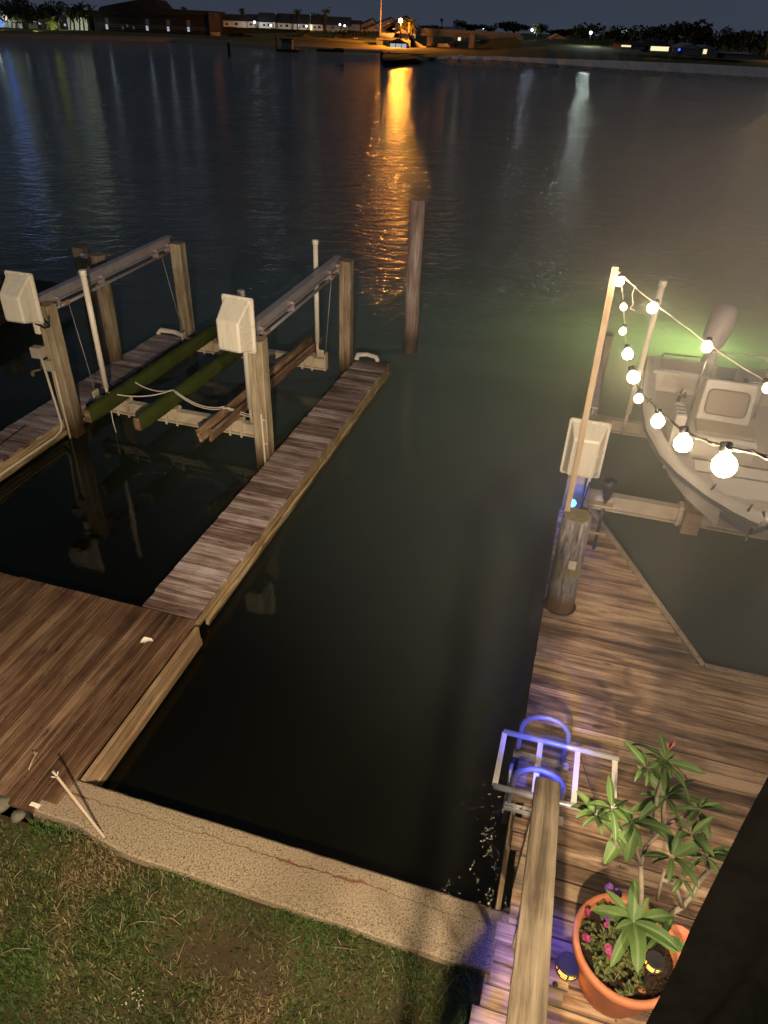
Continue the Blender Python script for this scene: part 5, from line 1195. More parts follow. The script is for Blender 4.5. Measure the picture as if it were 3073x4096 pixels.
# -- dark condominium block left of centre
Y = 300; t = thing('condominium', atY(640, 140, Y), 'long unlit condominium block with a row of bright stair lights, big black roof line', 'building')
m = MB(); bx(m, 385, 860, 150, 52, Y, 16); m.build('wall', 'darkwall', t)
m = MB(); p = [(378, 60), (400, 26), (470, 12), (560, -4), (610, -4), (640, 30), (700, 36), (860, 44), (862, 60)]
f = [atY(x, y, Y - 1) for x, y in p]; g_ = [q + Vector((0, 17, 0)) for q in f]; m.poly(f[::-1] if False else f); m.poly(g_[::-1])
for k in range(len(f)): k2 = (k + 1) % len(f); m.poly([f[k], g_[k], g_[k2], f[k2]])
m.build('roof', 'roof', t)
m = MB(); bx(m, 842, 868, 158, 50, Y - 2, 8); m.build('end_wall', 'trunk', t)
m = MB()
for yy in (92, 100): bx(m, 390, 840, yy + 12, yy + 10.6, Y - 1.2, .3)
m.each('balcony_rail', 'stucco_dim', t)
for k, (x, y) in enumerate(((429, 106), (590, 111), (674, 114), (755, 116))):
    win(x - 4.5, x + 4.5, y + 10, y - 9, Y, t, 'glow_cool', 'stair_light'); win(x - 7, x + 7, y - 13, y - 36, Y, t, 'stucco_dim', 'stair_panel')
    LAMPS.append((atY(x, y, Y - 1.4), WH, 60, .5))
for (x, y) in ((492, 110), (510, 103), (535, 110)): win(x - 4, x + 4, y + 6, y - 6, Y, t, 'stucco', 'shuttered_window')
# orange lit shed below the condo end
t = thing('lit_shed', atY(858, 158, 285), 'little orange lit shed wall at the right end of the dark condominium', 'shed'); m = MB(); bx(m, 846, 872, 158, 126, 286, 4); m.build('wall', 'stucco_warm', t); LAMPS.append((atY(858, 136, 282), (1, .3, .05), 60, .3))
m = MB(); bx(m, 843, 875, 127, 124, 285.5, 5); m.build('roof', 'roof', t)
m = MB(); bx(m, 404, 418, 149, 138, 262, .4); solo(m, 'notice_board', 'pvc', 'small pale board on the dark bank under the condominium', 'board')
# -- far left house
Y = 290; t = thing('stucco_house', atY(60, 125, Y), 'pale stucco house at the top left corner with a warm lit window', 'house')
m = MB(); bx(m, -60, 95, 128, 42, Y, 12); m.build('wall', 'stucco', t); m = MB(); gable(m, -70, 62, 40, 28, Y, 12, .6); m.build('roof', 'roof', t)
win(13, 34, 83, 61, Y, t, 'glow_warm', 'lit_window'); LAMPS.append((atY(70, 96, Y - 5), (.9, 1, .7), 300, .4))
m = MB(); bx(m, -30, 70, 118, 108, Y - 8, 2); m.build('terrace_wall', 'stucco', t); lamp(5, 90, Y - 4, (.25, .45, 1), 700, '', .5, parent=t, pole=False, mat='glow_blue')
t = thing('gazebo', atY(58, 118, Y - 9), 'small dark canopied gazebo in front of the top left house', 'gazebo'); m = MB(); bx(m, 47, 68, 92, 88, Y - 9, 4); m.build('canopy', 'fence', t)
for x in (48, 66): m = MB(); bx(m, x, x + 1.6, 115, 92, Y - 9, .3); m.build('leg', 'fence', t)
# second lit house behind palms
Y = 300; t = thing('stucco_house', atY(310, 125, Y), 'pale house wall behind the slanted palm trunks', 'house'); m = MB(); bx(m, 276, 356, 126, 56, Y, 10); m.build('wall', 'stucco', t); m = MB(); gable(m, 270, 362, 56, 38, Y, 10, .5); m.build('roof', 'roof', t)
LAMPS.append((atY(300, 112, Y - 5), (.95, 1, .7), 120, .5))
for (x, y, lab) in ((159, 93, 'small blue white garden light left of the red arch'), (211, 98, 'small garden light right of the red arch'), (260, 99, 'brightest blue white garden light in the palms')): lamp(x, y, 292, (.7, .85, 1), 240, lab, .36, yb=112, mat='glow_cool', name='garden_light')
m = MB(); bx(m, 150, 186, 81, 77, 285, 1.2); t = thing('garden_arch', atY(172, 110, 285), 'reddish garden arch among the far left palms', 'arch'); m.build('lintel', 'roof_red', t); m = MB(); bx(m, 169, 175, 112, 80, 285, 1); m.build('column', 'roof_red', t)
lamp(163, 132, 262, (1, .9, .6), 420, 'pair of low glowing lamps at the water edge below the far left palms', .5, yb=140, mat='lamp_white', name='shore_light')
LAMPS.append((atY(225, 104, 280), (.85, 1, .5), 450, .4))
# lamps of the white houses
lamp(1018, 88, 330, WH, 330, 'first porch lamp from the left on the white townhouses', .42, yb=112)
lamp(1083, 101, 330, WH, 240, 'porch lamp between the tallest roof and the next townhouse', .34, yb=114)
lamp(1226, 104, 330, WH, 240, 'porch lamp just right of the bushy palm', .34, yb=124)
lamp(1360, 98, 326, WH, 240, 'left lamp of the pair right of the feathery palm', .34, yb=118)
lamp(1379, 102, 326, WH, 240, 'right lamp of the pair right of the feathery palm', .34, yb=120)
# sodium lamp
lamp(1603, 82, 236, OR, 40000, 'bright orange sodium street lamp towering over the boathouse', .55, yb=214, mat='lamp_orange')
lamp(1934, 113, 380, WH, 700, 'small distant white lamp above the bridge', .35, yb=140)
lamp(2129, 119, 300, (.75, .85, 1), 1100, 'bright bluish lamp on the hill right of the bridge', .42, yb=150)
lamp(2364, 130, 250, (.86, 1, .95), 2900, 'brightest white lamp beside the lit round tree, right of centre', .42, yb=175)
lamp(2493, 137, 270, (.6, .7, 1), 420, 'small bluish lamp among the dark trees at upper right', .28, yb=160)
lamp(2718, 198, 215, (.1, .15, 1), 12, 'tiny blue light between the houses at upper right', .3, yb=212, mat='glow_blue')
lamp(3150, 152, 230, (1, .6, .25), 2000, 'amber lamp just beyond the right frame edge', .3, yb=220)
lamp(-25, 118, 250, (.7, .85, 1), 850, 'white lamp just beyond the left frame edge', .25, yb=140)
# -- boathouse
Y = 238; t = thing('boathouse', atY(1590, 214, Y), 'orange lit boathouse with three gables and a bright bluish open front at the water', 'building')
m = MB(); bx(m, 1530, 1640, 212, 158, Y, 10); bx(m, 1594, 1636, 160, 132, Y + 1, 7); m.build('wall', 'boathouse', t)
m = MB(); gable(m, 1524, 1600, 159, 131, Y - .4, 9, .5); gable(m, 1587, 1634, 132, 113, Y, 8, .4, 'front'); gable(m, 1556, 1628, 170, 152, Y - 3, 6, .4, 'front'); m.build('roof', 'roof', t)
m = MB(); a = atY(1516, 212, Y - 2); bx(m, 1505, 1530, 212, 152, Y - .8, 6); m.build('side_wing', 'stucco_dim', t)
m = MB(); bx(m, 1560, 1625, 208, 173, Y - 3.2, 3); m.build('open_front', 'glow_cool', t)
m = MB()
for x in (1557, 1581, 1603, 1625): bx(m, x, x + 2.5, 210, 172, Y - 3.5, .3)
bx(m, 1557, 1628, 174, 170.5, Y - 3.5, .4)
for k in range(9): x = 1564 + k * 6.5; bx(m, x, x + 3, 208, 208 - U(6, 18), Y - 3.4, .2)
m.each('front_post', 'darkwall', t)
win(1534, 1545, 186, 168, Y, t); win(1597, 1604, 148, 136, Y + 1, t); win(1606, 1613, 148, 136, Y + 1, t); win(1618, 1632, 158, 138, Y + 1, t)
m = MB(); bx(m, 1530, 1560, 160.5, 157.5, Y - .3, .3); bx(m, 1525, 1640, 215, 211.5, Y - 5, 5); m.build('trim', 'stucco', t)
m = MB(); a = atY(1519, 0, 245); bx(m, 1518.5, 1521.5, 214, -60, 246, .5); solo(m, 'mast', 'trunk', 'very tall thin mast rising out of the picture left of the sodium lamp', 'mast')
m = MB(); bx(m, 1629, 1634, 214, 88, 240, .6); solo(m, 'utility_pole', 'boathouse', 'tall orange lit pole at the right of the boathouse', 'pole')
m = MB(); bx(m, 1552, 1554, 214, 128, 243, .3); bx(m, 1548, 1558, 93, 91, 243, .3); solo(m, 'utility_pole', 'darkwall', 'thin dark pole behind the boathouse roof', 'pole')
# little pier with two piles at the spit tip
t = thing('shore_pier', atY(1540, 244, 190), 'dark little jetty on two piles at the tip of the spit', 'jetty')
for (x, yt) in ((1528, 208), (1555, 206)): m = MB(); p = at(x, 246 if x < 1540 else 238, 0); q = atY(x, yt, p.y); m.tube([Vector((p.x, p.y, -1)), Vector((p.x, p.y, q.z))], .35, 8); m.build('pile', 'darkwall', t)
p = at(1526, 246, 0); m = MB(); bx(m, 1526, 1700, 216, 212.5, p.y + 4, 1.5); m.build('walkway', 'darkwall', t)
# stair ramp right of boathouse
m = MB(); m.poly([atY(1657, 160, 244), atY(1706, 190, 244), atY(1706, 204, 244), atY(1657, 208, 244)]); m.poly([atY(1657, 170, 243.8), atY(1700, 205, 243.8), atY(1657, 207, 243.8)]); m.frame(atY(1680, 195, 246), Vector((1, 0, 0)), Vector((0, 1, 0)), ZZ, 3.6, 3, 1.4)
solo(m, 'ramp_wall', 'stucco_warm', 'dim warm sloping ramp wall between boathouse and first bridge pier', 'wall')
m = MB(); bx(m, 1640, 1657, 208, 140, 246, 5); solo(m, 'dark_shed', 'darkwall', 'dark tall shed against the right of the boathouse', 'shed')
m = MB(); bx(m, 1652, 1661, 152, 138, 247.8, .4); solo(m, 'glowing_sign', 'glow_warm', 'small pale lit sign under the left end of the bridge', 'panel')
# -- bridge
t = thing('road_bridge', atY(1850, 150, 262), 'concrete road bridge on square piers between the boathouse and the dark hill', 'bridge')
a = atY(1640, 131, 255); b = atY(2060, 147, 285)
m = MB(); m.bar(Vector((a.x, 262, a.z)), Vector((b.x, 275, b.z - .2)), 6, 1.1); m.build('deck', 'girder', t)
m = MB(); m.bar(Vector((a.x, 258.6, a.z + .9)), Vector((b.x, 271.5, b.z + .7)), .3, .9); m.build('parapet', 'girder', t)
for (x0, x1, yb) in ((1706, 1730, 205), (1876, 1895, 194)): m = MB(); bx(m, x0, x1, yb, 136, 262, 3); m.build('pier', 'girder', t)
m = MB(); m.poly([atY(1985, 150, 262), atY(2060, 148, 262), atY(2120, 190, 258), atY(1905, 193, 258)]); m.poly([atY(1990, 150, 262), atY(1905, 193, 258), atY(1925, 160, 270)]); solo(m, 'bridge_embankment', 'slopegrass', 'sloping embankment under the right end of the bridge', 'embankment')
# house behind the bridge
Y = 300; t = thing('waterside_house', atY(1840, 165, Y), 'grey house behind the bridge with one row of pale lit windows', 'house')
m = MB(); bx(m, 1776, 1880, 172, 126, Y, 12); m.build('wall', 'stucco_dim', t); m = MB(); gable(m, 1778, 1862, 127, 109, Y, 12, .5); m.build('roof', 'roof_grey', t)
m = MB(); bx(m, 1835, 1844, 110, 103, Y + 5, 2); m.build('chimney', 'stucco_dim', t)
for k, x in enumerate((1812, 1820, 1832, 1846, 1856)): win(x, x + (6 if k != 2 else 11), 162, 147, Y, t, 'glow_warm' if k == 2 else 'stucco', 'lit_window' if k == 2 else 'window')
m = MB(); bx(m, 1735, 1800, 196, 174, 258, 2); solo(m, 'garden_wall', 'stucco_warm', 'low warm lit garden wall seen under the bridge', 'wall')
m = MB(); bx(m, 1779, 1792, 184, 174, 255, .4); solo(m, 'sign_board', 'stucco', 'small pale square board under the bridge', 'board')
# -- right hand houses
Y = 245; t = thing('tent_roof_house', atY(2240, 152, Y), 'house with a pale orange tent shaped roof on the hill', 'house'); m = MB(); bx(m, 2210, 2262, 160, 150, Y, 6); m.build('wall', 'stucco_dim', t); m = MB(); gable(m, 2206, 2268, 154, 135, Y, 6, .4, 'front', .42); m.build('roof', 'stucco_warm', t)
for (x0, x1, yb, ye, yr, lab, lit) in ((2485, 2526, 190, 176, 170, 'low house with a short bright strip of light left of the long bright one', (2486, 2524, 187, 180)), (2590, 2676, 205, 184, 162, 'house with the long bright yellowish window band at upper right', (2602, 2674, 203, 185)), (2530, 2580, 192, 180, 168, 'dim low house between the two lit ones', None),
                                     (2728, 2800, 215, 192, 172, 'dim gabled house right of the tiny blue light', None), (2802, 2868, 222, 195, 180, 'pale house with a bright vertical window, upper right', (2812, 2826, 215, 196)), (2895, 3010, 230, 214, 208, 'long low pale outbuilding near the right frame edge', None)):
    Y = 215; t = thing('bungalow', atY((x0 + x1) / 2, yb, Y), lab, 'house', 'low houses on the right bank'); m = MB(); bx(m, x0, x1, yb + 6, ye, Y, 9); m.build('wall', 'stucco_dim', t)
    m = MB(); gable(m, x0, x1, ye, yr, Y, 9, .5, 'front' if x0 in (2728, 2802) else 'side'); m.build('roof', 'roof_grey' if x0 > 2700 else 'roof', t)
    if lit: win(*lit, Y, t, 'glow_warm', 'lit_window')
# -- vegetation
def crown(m, c, rx, ry, rz, n_, size, gaps=.25):
    lobes = [(Vector((U(-.6, .6) * rx, U(-.6, .6) * ry, U(-.35, .55) * rz)), U(.35, .62)) for _ in range(9)]
    for k in range(n_):
        lo_, lr = lobes[int(R() * len(lobes))]; an = U(0, 6.28); el = math.asin(U(-.9, 1)); q = lr * (U(.55, 1) ** .5)
        p = c + lo_ + Vector((math.cos(an) * math.cos(el) * rx * q, math.sin(an) * math.cos(el) * ry * q, math.sin(el) * rz * q))
        a = Vector((U(-1, 1), U(-1, 1), U(-1, 1))).normalized(); b = a.cross(Vector((U(-1, 1), U(-1, 1), U(-1, 1)))).normalized(); s_ = size * U(.5, 1.2)
        m.poly([p - a * s_ - b * s_ * .5, p + a * s_ * .9 - b * s_ * .4, p + a * s_ + b * s_ * .5, p - a * s_ * .8 + b * s_ * .5], R(), [(0, -1), (0, 1), (1, 1), (1, -1)])
def tree(x, yb, yt, wpx, Y, label, n_=700, name='shade_tree', gp='round crowned trees on the far shore'):
    base = atY(x, yb, Y); tp_ = atY(x, yt, Y); rx = wpx * pxm(Y) / 2; hgt = max(2.0, tp_.z - base.z); t = thing(name, base, label, 'tree', gp)
    m = MB(); cz = base.z + hgt * .60; m.tube([base - ZZ * .5, base + Vector((.1, 0, hgt * .3)), Vector((base.x + .2, base.y, cz))], [rx * .09 + .12, rx * .07 + .1, .06], 7)
    for k in range(5): an = k * 1.257; m.tube([base + ZZ * hgt * .3, Vector((base.x + math.cos(an) * rx * .55, base.y + math.sin(an) * rx * .5, cz + U(0, .2) * hgt))], [rx * .04 + .06, .04], 5)
    m.build('trunk', 'trunk', t); m = MB(); crown(m, Vector((base.x, base.y, base.z + hgt * .54)), rx * 1.1, rx * .8, hgt * .47, n_, max(.22, rx * .085)); m.build('crown', 'fartree', t); return t
def palm(x, yb, yt, wpx, Y, label, lean=0, gp='palms on the far shore', nf=26, droop=1.0):
    base = atY(x, yb, Y); tp_ = atY(x + lean, yt, Y); r = wpx * pxm(Y) / 2; t = thing('palm_tree', base, label, 'palm', gp); top = Vector((tp_.x, tp_.y, tp_.z - r * .55))
    m = MB(); m.tube([base - ZZ * .5, base.lerp(top, .5) + Vector((-.1 * lean * .05, 0, 0)), top], [.28, .2, .2], 7); m.build('trunk', 'trunk', t); m = MB()
    for k in range(nf):
        an = k * 2.399; el = U(-.9, 1.2); d = Vector((math.cos(an) * math.cos(el), math.sin(an) * math.cos(el), math.sin(el))); L = r * U(.8, 1.1); p = top.copy(); P = []
        sd = d.cross(ZZ).normalized()
        for i in range(5):
            w = r * .13 * (1 - i / 5) + .04; P.append([p - sd * w - ZZ * w * .6, p, p + sd * w - ZZ * w * .6]); d = (d - ZZ * .28 * droop).normalized(); p = p + d * (L / 4)
        m.grid(P, rnd=R(), uvf=lambda i, j: (i, j - 1))
    m.build('crown', 'farpalm', t); return t
for a in ((62, 126, -14, 96, 285, 'tall ragged dark tree beside the top left house'), (112, 124, 12, 84, 285, 'bushy dark tree between the top left house and the garden arch'), (100, 124, -18, 90, 288, 'tree whose crown leaves the picture at upper left'), (236, 120, 2, 84, 290, 'leafy tree behind the bright garden light'), (190, 118, 8, 76, 290, 'dark crown just behind the red arch'),
          (2055, 140, 88, 92, 330, 'broad round black tree right of the bridge'), (1840, 128, 78, 38, 340, 'round tree poking up above the house behind the bridge'), (1895, 128, 95, 70, 345, 'low wide dark crown right of the house behind the bridge'), (1965, 135, 99, 26, 340, 'small pointed crown left of the broad black tree'), (2340, 172, 88, 92, 262, 'round tree lit pale on its right by the brightest lamp'),
          (2480, 178, 100, 95, 268, 'wide dark tree right of the brightest lamp'), (2570, 180, 102, 90, 262, 'dark tree over the dim low house'), (2660, 186, 92, 110, 262, 'dark tree above the long bright window band'), (2745, 192, 78, 130, 255, 'largest black tree at upper right'), (2890, 205, 104, 46, 240, 'narrow upright tree right of the pale houses'), (2960, 210, 124, 110, 240, 'wide dark tree near the right edge'), (3062, 220, 100, 50, 235, 'dark tree cut by the right frame edge'), (2160, 145, 90, 40, 320, 'round topped tree right of the bluish lamp'), (2250, 150, 118, 90, 340, 'low dark tree line behind the tent roof'), (2430, 170, 118, 50, 280, 'small dark tree between lamp and wide dark tree')):
    tree(*a)
for k in range(9):
    tree(1630 + k * 26, 132, 96 + U(0, 10), 44, 400 + U(0, 20), 'low dark tree in the line behind the left part of the bridge', 260, gp='tree line behind the bridge')
for k in range(10):
    tree(2700 + k * 42, 200 + k * 3, 112 + k * 4 + U(0, 8), 60, 290, 'dark tree in the line behind the houses at the right', 260, gp='tree line at the right')
for k in range(8):
    tree(850 + k * 60, 110, 48 + U(0, 10), 60, 420, 'dark tree top showing behind the townhouse roofs', 260, gp='tree tops behind the townhouses')
for a in ((660, 70, 12, 26, 330, 'palm head above the black condominium roof'), (735, 70, 22, 22, 330, 'small palm head near the right part of the condominium roof'), (968, 70, 28, 26, 350, 'palm head above the small white townhouse wing'), (1190, 128, 32, 36, 318, 'bushy palm in front of the white townhouses'), (1303, 126, 26, 34, 312, 'feathery tall palm with hanging fronds'),
          (1768, 120, 70, 14, 380, 'tiny lone palm on the skyline left of the house behind the bridge'), (1645, 150, 58, 60, 250, 'orange lit palm right of the sodium lamp'), (1615, 150, 74, 44, 252, 'orange lit palm crown behind the sodium lamp'), (2150, 150, 92, 34, 300, 'fan palm right of the bluish lamp')):
    palm(*a, nf=40)
for (x, lean, yt, lab) in ((298, -14, 16, 'leftmost slanted palm in front of the pale wall'), (318, -6, 8, 'second slanted palm in front of the pale wall'), (338, -18, 14, 'third slanted palm in front of the pale wall, leaning most'), (352, 4, 22, 'rightmost palm in front of the pale wall'), (205, -8, 60, 'low palm with black crown right of the red arch'), (190, 12, 52, 'low palm in front of the red arch'), (280, 0, 12, 'palm with bright fringe above the pale wall')):
    palm(x, 126, yt - 8, 64, 282, lab, lean)
palm(1222, 150, 118, 40, 270, 'dark squat palm on the grass bank left of the feathery one', 0, nf=34)
# spiky bushes under the bridge and along the bank
for (x, yb, w, h_, Y, lab, mt) in ((1740, 200, 20, 34, 252, 'orange lit shrub at the first bridge pier', 1), (1812, 198, 34, 20, 250, 'dark bush under the bridge', 0), (1930, 190, 44, 22, 262, 'dim shrub at the embankment foot', 0), (1410, 150, 90, 26, 290, 'dark bush row on the bank behind the beached boats', 0), (960, 160, 70, 16, 275, 'dark shrubs left of the work boat', 0), (1340, 170, 100, 22, 270, 'dark brush at the foot of the orange grass bank', 0), (1185, 165, 60, 26, 272, 'dark brush behind the work boat', 0)):
    tree(x, yb, yb - h_, w, Y, lab, 320, 'shrub', 'shrubs on the far bank')
# fence along the beach
t = thing('beach_fence', atY(1290, 180, 268), 'row of dark thin posts along the back of the orange sand', 'fence')
for k in range(8): m = MB(); x = 1228 + k * 30; bx(m, x, x + 2.2, 182, 148, 268, .2); m.build('post', 'trunk', t)
m = MB(); bx(m, 1225, 1450, 168, 150, 268.4, .05); m.build('mesh_panel', 'fence', t)
# work boat
p = at(1147, 207, 0); Y = p.y; t = thing('work_boat', p, 'small grey work boat with a boxy cabin moored at the far sand', 'boat')
m = MB(); bx(m, 1106, 1190, 208, 197, Y, 5); bx(m, 1180, 1222, 203, 200, Y + 1, 4); m.build('hull', 'darkwall', t); m = MB(); bx(m, 1126, 1168, 198, 158, Y + 1, 3); m.build('cabin', 'stucco_dim', t); m = MB(); bx(m, 1122, 1172, 158, 154, Y + .6, 4); m.build('roof', 'darkwall', t)
for x in (1134, 1148, 1158): win(x, x + 6, 172, 162, Y + 1, t)
m = MB(); bx(m, 1140, 1141.5, 156, 120, Y + 2, .1); bx(m, 1150, 1151.5, 156, 128, Y + 2, .1); m.build('mast', 'stucco_dim', t)
m = MB(); bx(m, 1104, 1108, 203, 140, Y + 1, .2); m.build('davit', 'darkwall', t)
for (x, y, r, lab) in ((1186, 200, .5, 'orange lit buoy beside the work boat'), (1204, 190, .4, 'small pale buoy on the orange sand')): m = MB(); q = at(x, y + 4, .2); m.lathe(q, [(0, 0), (r, r * .7), (0, r * 1.5)], 10); solo(m, 'buoy', 'stucco_warm', lab, 'buoy')
# beached skiff, marina boats
m = MB(); q = at(1320, 208, 0); m.frame(q + Vector((0, 2, .35)), Vector((1, .04, 0)).normalized(), Vector((-.04, 1, 0)).normalized(), ZZ, 7.0, 1.6, .6); m.frame(q + Vector((2.2, 2, .5)), Vector((1, 0, 0)), Vector((0, 1, 0)), ZZ, 2.2, 1.7, .8); solo(m, 'skiff', 'darkwall', 'low dark skiff at the edge of the orange sand', 'boat')
def cruiser(x0, x1, yb, yt, Y, lab, mt='stucco'):
    t = thing('cabin_boat', atY((x0 + x1) / 2, yb, Y), lab, 'boat', 'boats parked left of the boathouse'); a = atY(x0, yb, Y); b = atY(x1, yb, Y); h_ = atY((x0 + x1) / 2, yt, Y).z - a.z; L = b.x - a.x; m = MB()
    P = [[Vector((a.x + L * f, Y + 1 - w, a.z + h_ * .45)), Vector((a.x + L * f * .96, Y + 1 - w * .6, a.z)), Vector((a.x + L * f * .96, Y + 1 + w * .6, a.z)), Vector((a.x + L * f, Y + 1 + w, a.z + h_ * .45))] for f, w in ((0, 1), (.5, 1.1), (.8, .8), (1, .06))]
    m.grid(P, smooth=False); m.poly([r[0] for r in P] + [r[3] for r in P[::-1]]); m.build('hull', mt, t)
    m = MB(); m.frame(Vector((a.x + L * .4, Y + 1, a.z + h_ * .62)), Vector((1, 0, 0)), Vector((0, 1, 0)), ZZ, L * .34, 1.3, h_ * .35); m.build('cabin', 'darkglass', t)
    m = MB(); m.frame(Vector((a.x + L * .4, Y + 1, a.z + h_ * .85)), Vector((1, 0, 0)), Vector((0, 1, 0)), ZZ, L * .45, 1.7, h_ * .1); m.build('hardtop', mt, t)
cruiser(1376, 1412, 186, 162, 262, 'small white runabout on its trailer, first from the left of the parked boats', 'stucco_dim'); cruiser(1408, 1444, 178, 148, 262, 'cabin boat with a flat hardtop, tallest of the parked boats'); cruiser(1432, 1478, 190, 164, 256, 'orange lit white boat with its bow towards the boathouse'); cruiser(1480, 1508, 194, 170, 252, 'partly hidden boat next to the boathouse wall', 'stucco_warm')
m = MB(); bx(m, 1370, 1530, 206, 200, 236, 2)
for k in range(8): x = 1380 + k * 19; bx(m, x, x + 2, 208, 190 - U(0, 5), 236, .3)
solo(m, 'marina_dock', 'darkwall', 'dark low dock with short piles in front of the parked boats', 'dock')
# small shore dock on the left bank
m = MB(); bx(m, 440, 930, 167, 163.5, 252, 2); o = solo(m, 'shore_bulkhead', 'stucco_dim', 'long low pale bulkhead along the water under the condominium', 'bulkhead')
m = MB(); p = at(918, 222, 0); q = atY(914, 170, p.y); m.tube([Vector((p.x, p.y, -1)), Vector((q.x, p.y, q.z))], .3, 8); solo(m, 'water_pile', 'darkwall', 'lone dark pile standing in the water below the condominium end', 'pile')
m = MB(); bx(m, 913, 932, 165, 159, 245, .5); bx(m, 903, 907, 192, 168, 245, .3); bx(m, 936, 939, 192, 172, 245, .3); solo(m, 'pier_sign', 'picket', 'small white blank board on short piles at the left bank', 'board')
m = MB(); q = at(1368, 262, 0); m.lathe(q, [(0, -.1), (.5, .05), (0, .3)], 8); solo(m, 'marker_float', 'stucco_dim', 'faint pale float in the water left of the orange reflection', 'float')

# ================================================================== LIGHTS
def light(kind, name, loc, colr, power, rad=.1, **k):
    d = bpy.data.lights.new(name, kind); d.color = colr; d.energy = power
    if kind in ('POINT', 'SPOT'): d.shadow_soft_size = rad
    for a, b in k.items(): setattr(d, a, b)
    o = bpy.data.objects.new(name, d); col.objects.link(o); o.location = loc; return o
def aim(o, p): o.rotation_euler = (Vector(p) - Vector(o.location)).to_track_quat('-Z', 'Y').to_euler()
for k, (c, colr, e, r) in enumerate(LAMPS):
    if e >= 1000: light('POINT', 'far_lamp', c, colr, e, r)
    else:      # shielded porch lamps that wash the wall behind them
        o = light('SPOT', 'porch_lamp', c + Vector((0, -3.0, 1.0)), colr, e * (6 if e not in (60, 12) else .6), r, spot_size=math.radians(125), spot_blend=1.0); aim(o, c + Vector((0, 3.0, -1.6)))
        if e in (330, 240.5, 60.5): light('POINT', 'far_lamp', c, colr, e * .5, r)
o = light('SPOT', 'bank_boost_spot', atY(1603, 82, 236) + Vector((0, -.5, -.2)), OR, 380000, .6, spot_size=math.radians(84), spot_blend=1.0); aim(o, atY(1390, 146, 290))  # second spot added at the sodium lamp to brighten the grass bank
key = light('SPOT', 'house_floodlight', (-.25, -1.0, 4.9), (1.0, .78, .52), 4300, .045, spot_size=math.radians(150), spot_blend=1.0); aim(key, (-2.5, 16, 3.2))
fill = light('AREA', 'porch_light', (2.6, -1.6, 5.2), (1.0, .80, .58), 480, .6, size=.4); aim(fill, (2.2, 5, 0))  # unseen fill lamp added to lift the floodlight's shadows
BL = (.035, .07, 1)
def bspot(a, b, e, ang, nm='blue_rail_light'): o = light('SPOT', nm, a, BL, e, .02, spot_size=math.radians(ang), spot_blend=.8); aim(o, b)
bspot(uv(.24, 8.46, .60), uv(.47, 6.5, .9), 160, 24, 'blue_led'); bspot(LEDP - VV * .12, LEDP + VV * .3, 5, 140, 'blue_led')
bspot(uv(.42, 3.30, 1.35), uv(.40, 4.15, .70), 290, 44); bspot(uv(.44, 2.9, 1.1), uv(.60, 2.55, .3), 48, 80); bspot(uv(.34, 2.0, .8), uv(.33, 1.9, .3), 24, 80); bspot(uv(.44, 1.7, 1.1), uv(.65, 1.6, .3), 48, 90)
light('POINT', 'boat_fill_lamp', uv(3.9, 9.4, 3.4), (1.0, .76, .52), 170, .1)  # unseen lamp added to brighten the boat, no bulb hangs here
g = at(2790, 1400, 0); light('POINT', 'green_underwater_light', (g.x, g.y + .2, -1.3), (.66, 1.0, .45), 760, .3)
# amber lantern light
light('POINT', 'lantern_glow', at(2266, 3905, .47) + Vector((0, -.02, .05)) + Vector((0, -.09, 0)), (1, .45, .08), .35, .03)
# scatter volume added to imitate lens veil over the boat and right hand deck
s = N('veil_scatter'); p = s.pos(); sp = s.n('SeparateXYZ', i_0=p)
uo = s.math('SUBTRACT', s.math('MULTIPLY', sp.outputs[0], .965), s.math('MULTIPLY', sp.outputs[1], .262))
vo = s.math('ADD', s.math('MULTIPLY', sp.outputs[0], .262), s.math('MULTIPLY', sp.outputs[1], .965))
dn = s.math('MULTIPLY', s.math('MULTIPLY', s.smooth(uo, -2.0, 3.4), s.smooth(vo, .9, 4.5)), .082)
vs = s.n('VolumeScatter', i_Anisotropy=.68); vs.inputs['Color'].default_value = (.96, .97, .94, 1); s.link(dn, vs.inputs['Density']); s.link(vs.outputs[0], s.out.inputs['Volume'])
MT['lens_veil'] = s.m
m = MB(); m.frame(uv(2.8, 7.0, 2.75), UU, VV, ZZ, 9.8, 12.4, 5.4); o = m.build('lens_veil', 'lens_veil'); tag(o, kind='structure')
# sky
w = bpy.data.worlds.new('World'); scene.world = w; w.use_nodes = True; nt = w.node_tree; nt.nodes.clear()
out = nt.nodes.new('ShaderNodeOutputWorld'); bg = nt.nodes.new('ShaderNodeBackground'); sky = nt.nodes.new('ShaderNodeTexSky'); sky.sky_type = 'NISHITA'; sky.sun_disc = False
sky.sun_elevation = math.radians(-4); sky.sun_rotation = math.radians(200)  # the sun is below the horizon; the lamp below is an added fill
tc = nt.nodes.new('ShaderNodeTexCoord'); sx = nt.nodes.new('ShaderNodeSeparateXYZ'); nt.links.new(tc.outputs['Generated'], sx.inputs[0])
rp = nt.nodes.new('ShaderNodeValToRGB'); nt.links.new(sx.outputs[2], rp.inputs[0]); e = rp.color_ramp.elements
e[0].position = 0.0; e[0].color = (.040, .050, .074, 1); e[1].position = .25; e[1].color = (.036, .046, .062, 1); x_ = e.new(.06); x_.color = (.037, .046, .066, 1)
nz = nt.nodes.new('ShaderNodeTexNoise'); nz.inputs['Scale'].default_value = 2.2; nt.links.new(tc.outputs['Generated'], nz.inputs['Vector'])
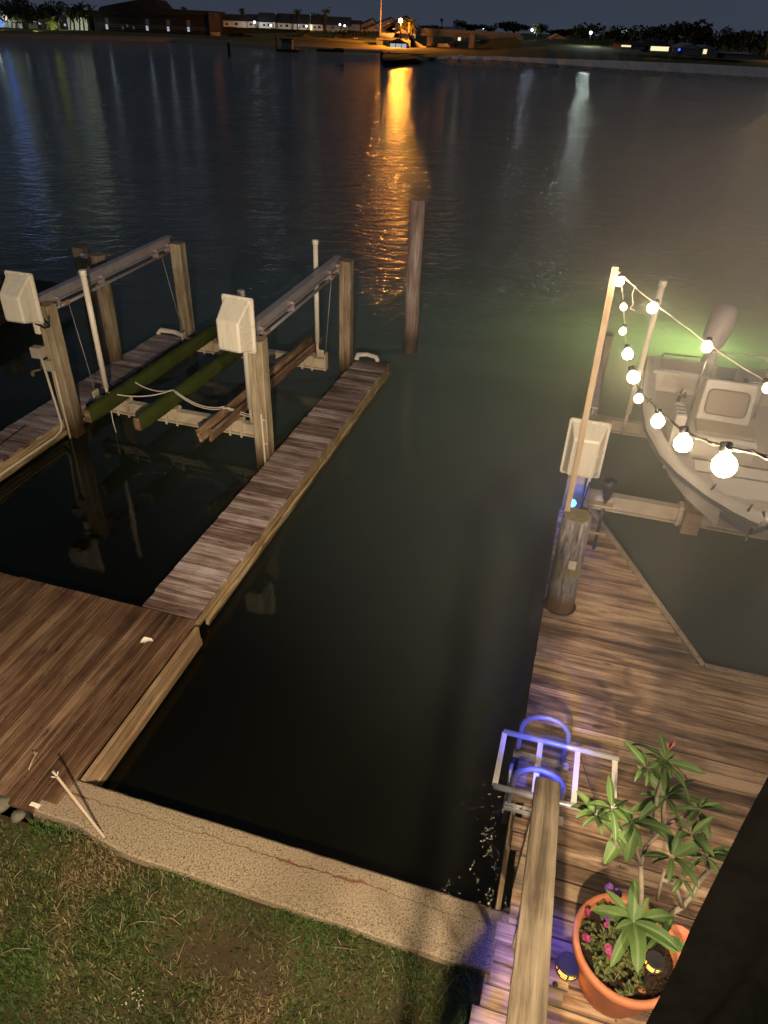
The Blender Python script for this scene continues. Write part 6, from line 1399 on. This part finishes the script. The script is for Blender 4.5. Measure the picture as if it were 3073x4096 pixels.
mu = nt.nodes.new('ShaderNodeMix'); mu.data_type = 'RGBA'; mu.blend_type = 'MULTIPLY'; mu.inputs[0].default_value = .5; nt.links.new(rp.outputs[0], mu.inputs[6]); nt.links.new(nz.outputs[0], mu.inputs[7])
sc_ = nt.nodes.new('ShaderNodeVectorMath'); sc_.operation = 'SCALE'; sc_.inputs[3].default_value = .05; nt.links.new(sky.outputs[0], sc_.inputs[0])
ad = nt.nodes.new('ShaderNodeVectorMath'); ad.operation = 'ADD'; nt.links.new(mu.outputs[2], ad.inputs[0]); nt.links.new(sc_.outputs[0], ad.inputs[1])
gt = nt.nodes.new('ShaderNodeMath'); gt.operation = 'GREATER_THAN'; gt.inputs[1].default_value = -.02; nt.links.new(sx.outputs[2], gt.inputs[0])
s2 = nt.nodes.new('ShaderNodeVectorMath'); s2.operation = 'SCALE'; nt.links.new(ad.outputs[0], s2.inputs[0]); nt.links.new(gt.outputs[0], s2.inputs[3]); nt.links.new(s2.outputs[0], bg.inputs[0]); bg.inputs[1].default_value = 1.25; nt.links.new(bg.outputs[0], out.inputs[0])
sun = light('SUN', 'shore_fill', (0, 0, 50), (.75, .85, 1), .10, angle=math.radians(8)); sun.rotation_euler = (math.radians(62), 0, math.radians(-20))  # unseen lamp added to light the far facades from the viewer side
# render settings
scene.view_settings.view_transform = 'Standard'; scene.view_settings.look = 'None'; scene.view_settings.exposure = 0; scene.view_settings.gamma = 1
scene.render.engine = 'CYCLES'; cy = scene.cycles; cy.use_denoising = True
try: cy.denoiser = 'OPENIMAGEDENOISE'
except Exception: pass
cy.max_bounces = 6; cy.diffuse_bounces = 2; cy.glossy_bounces = 3; cy.transmission_bounces = 4; cy.transparent_max_bounces = 6; cy.volume_bounces = 0; cy.volume_max_steps = 24; cy.volume_step_rate = 4.0; cy.use_adaptive_sampling = True; cy.adaptive_threshold = .03; cy.adaptive_min_samples = 32
cy.sample_clamp_indirect = 3.0; cy.use_light_tree = True; cy.caustics_reflective = False; cy.caustics_refractive = False
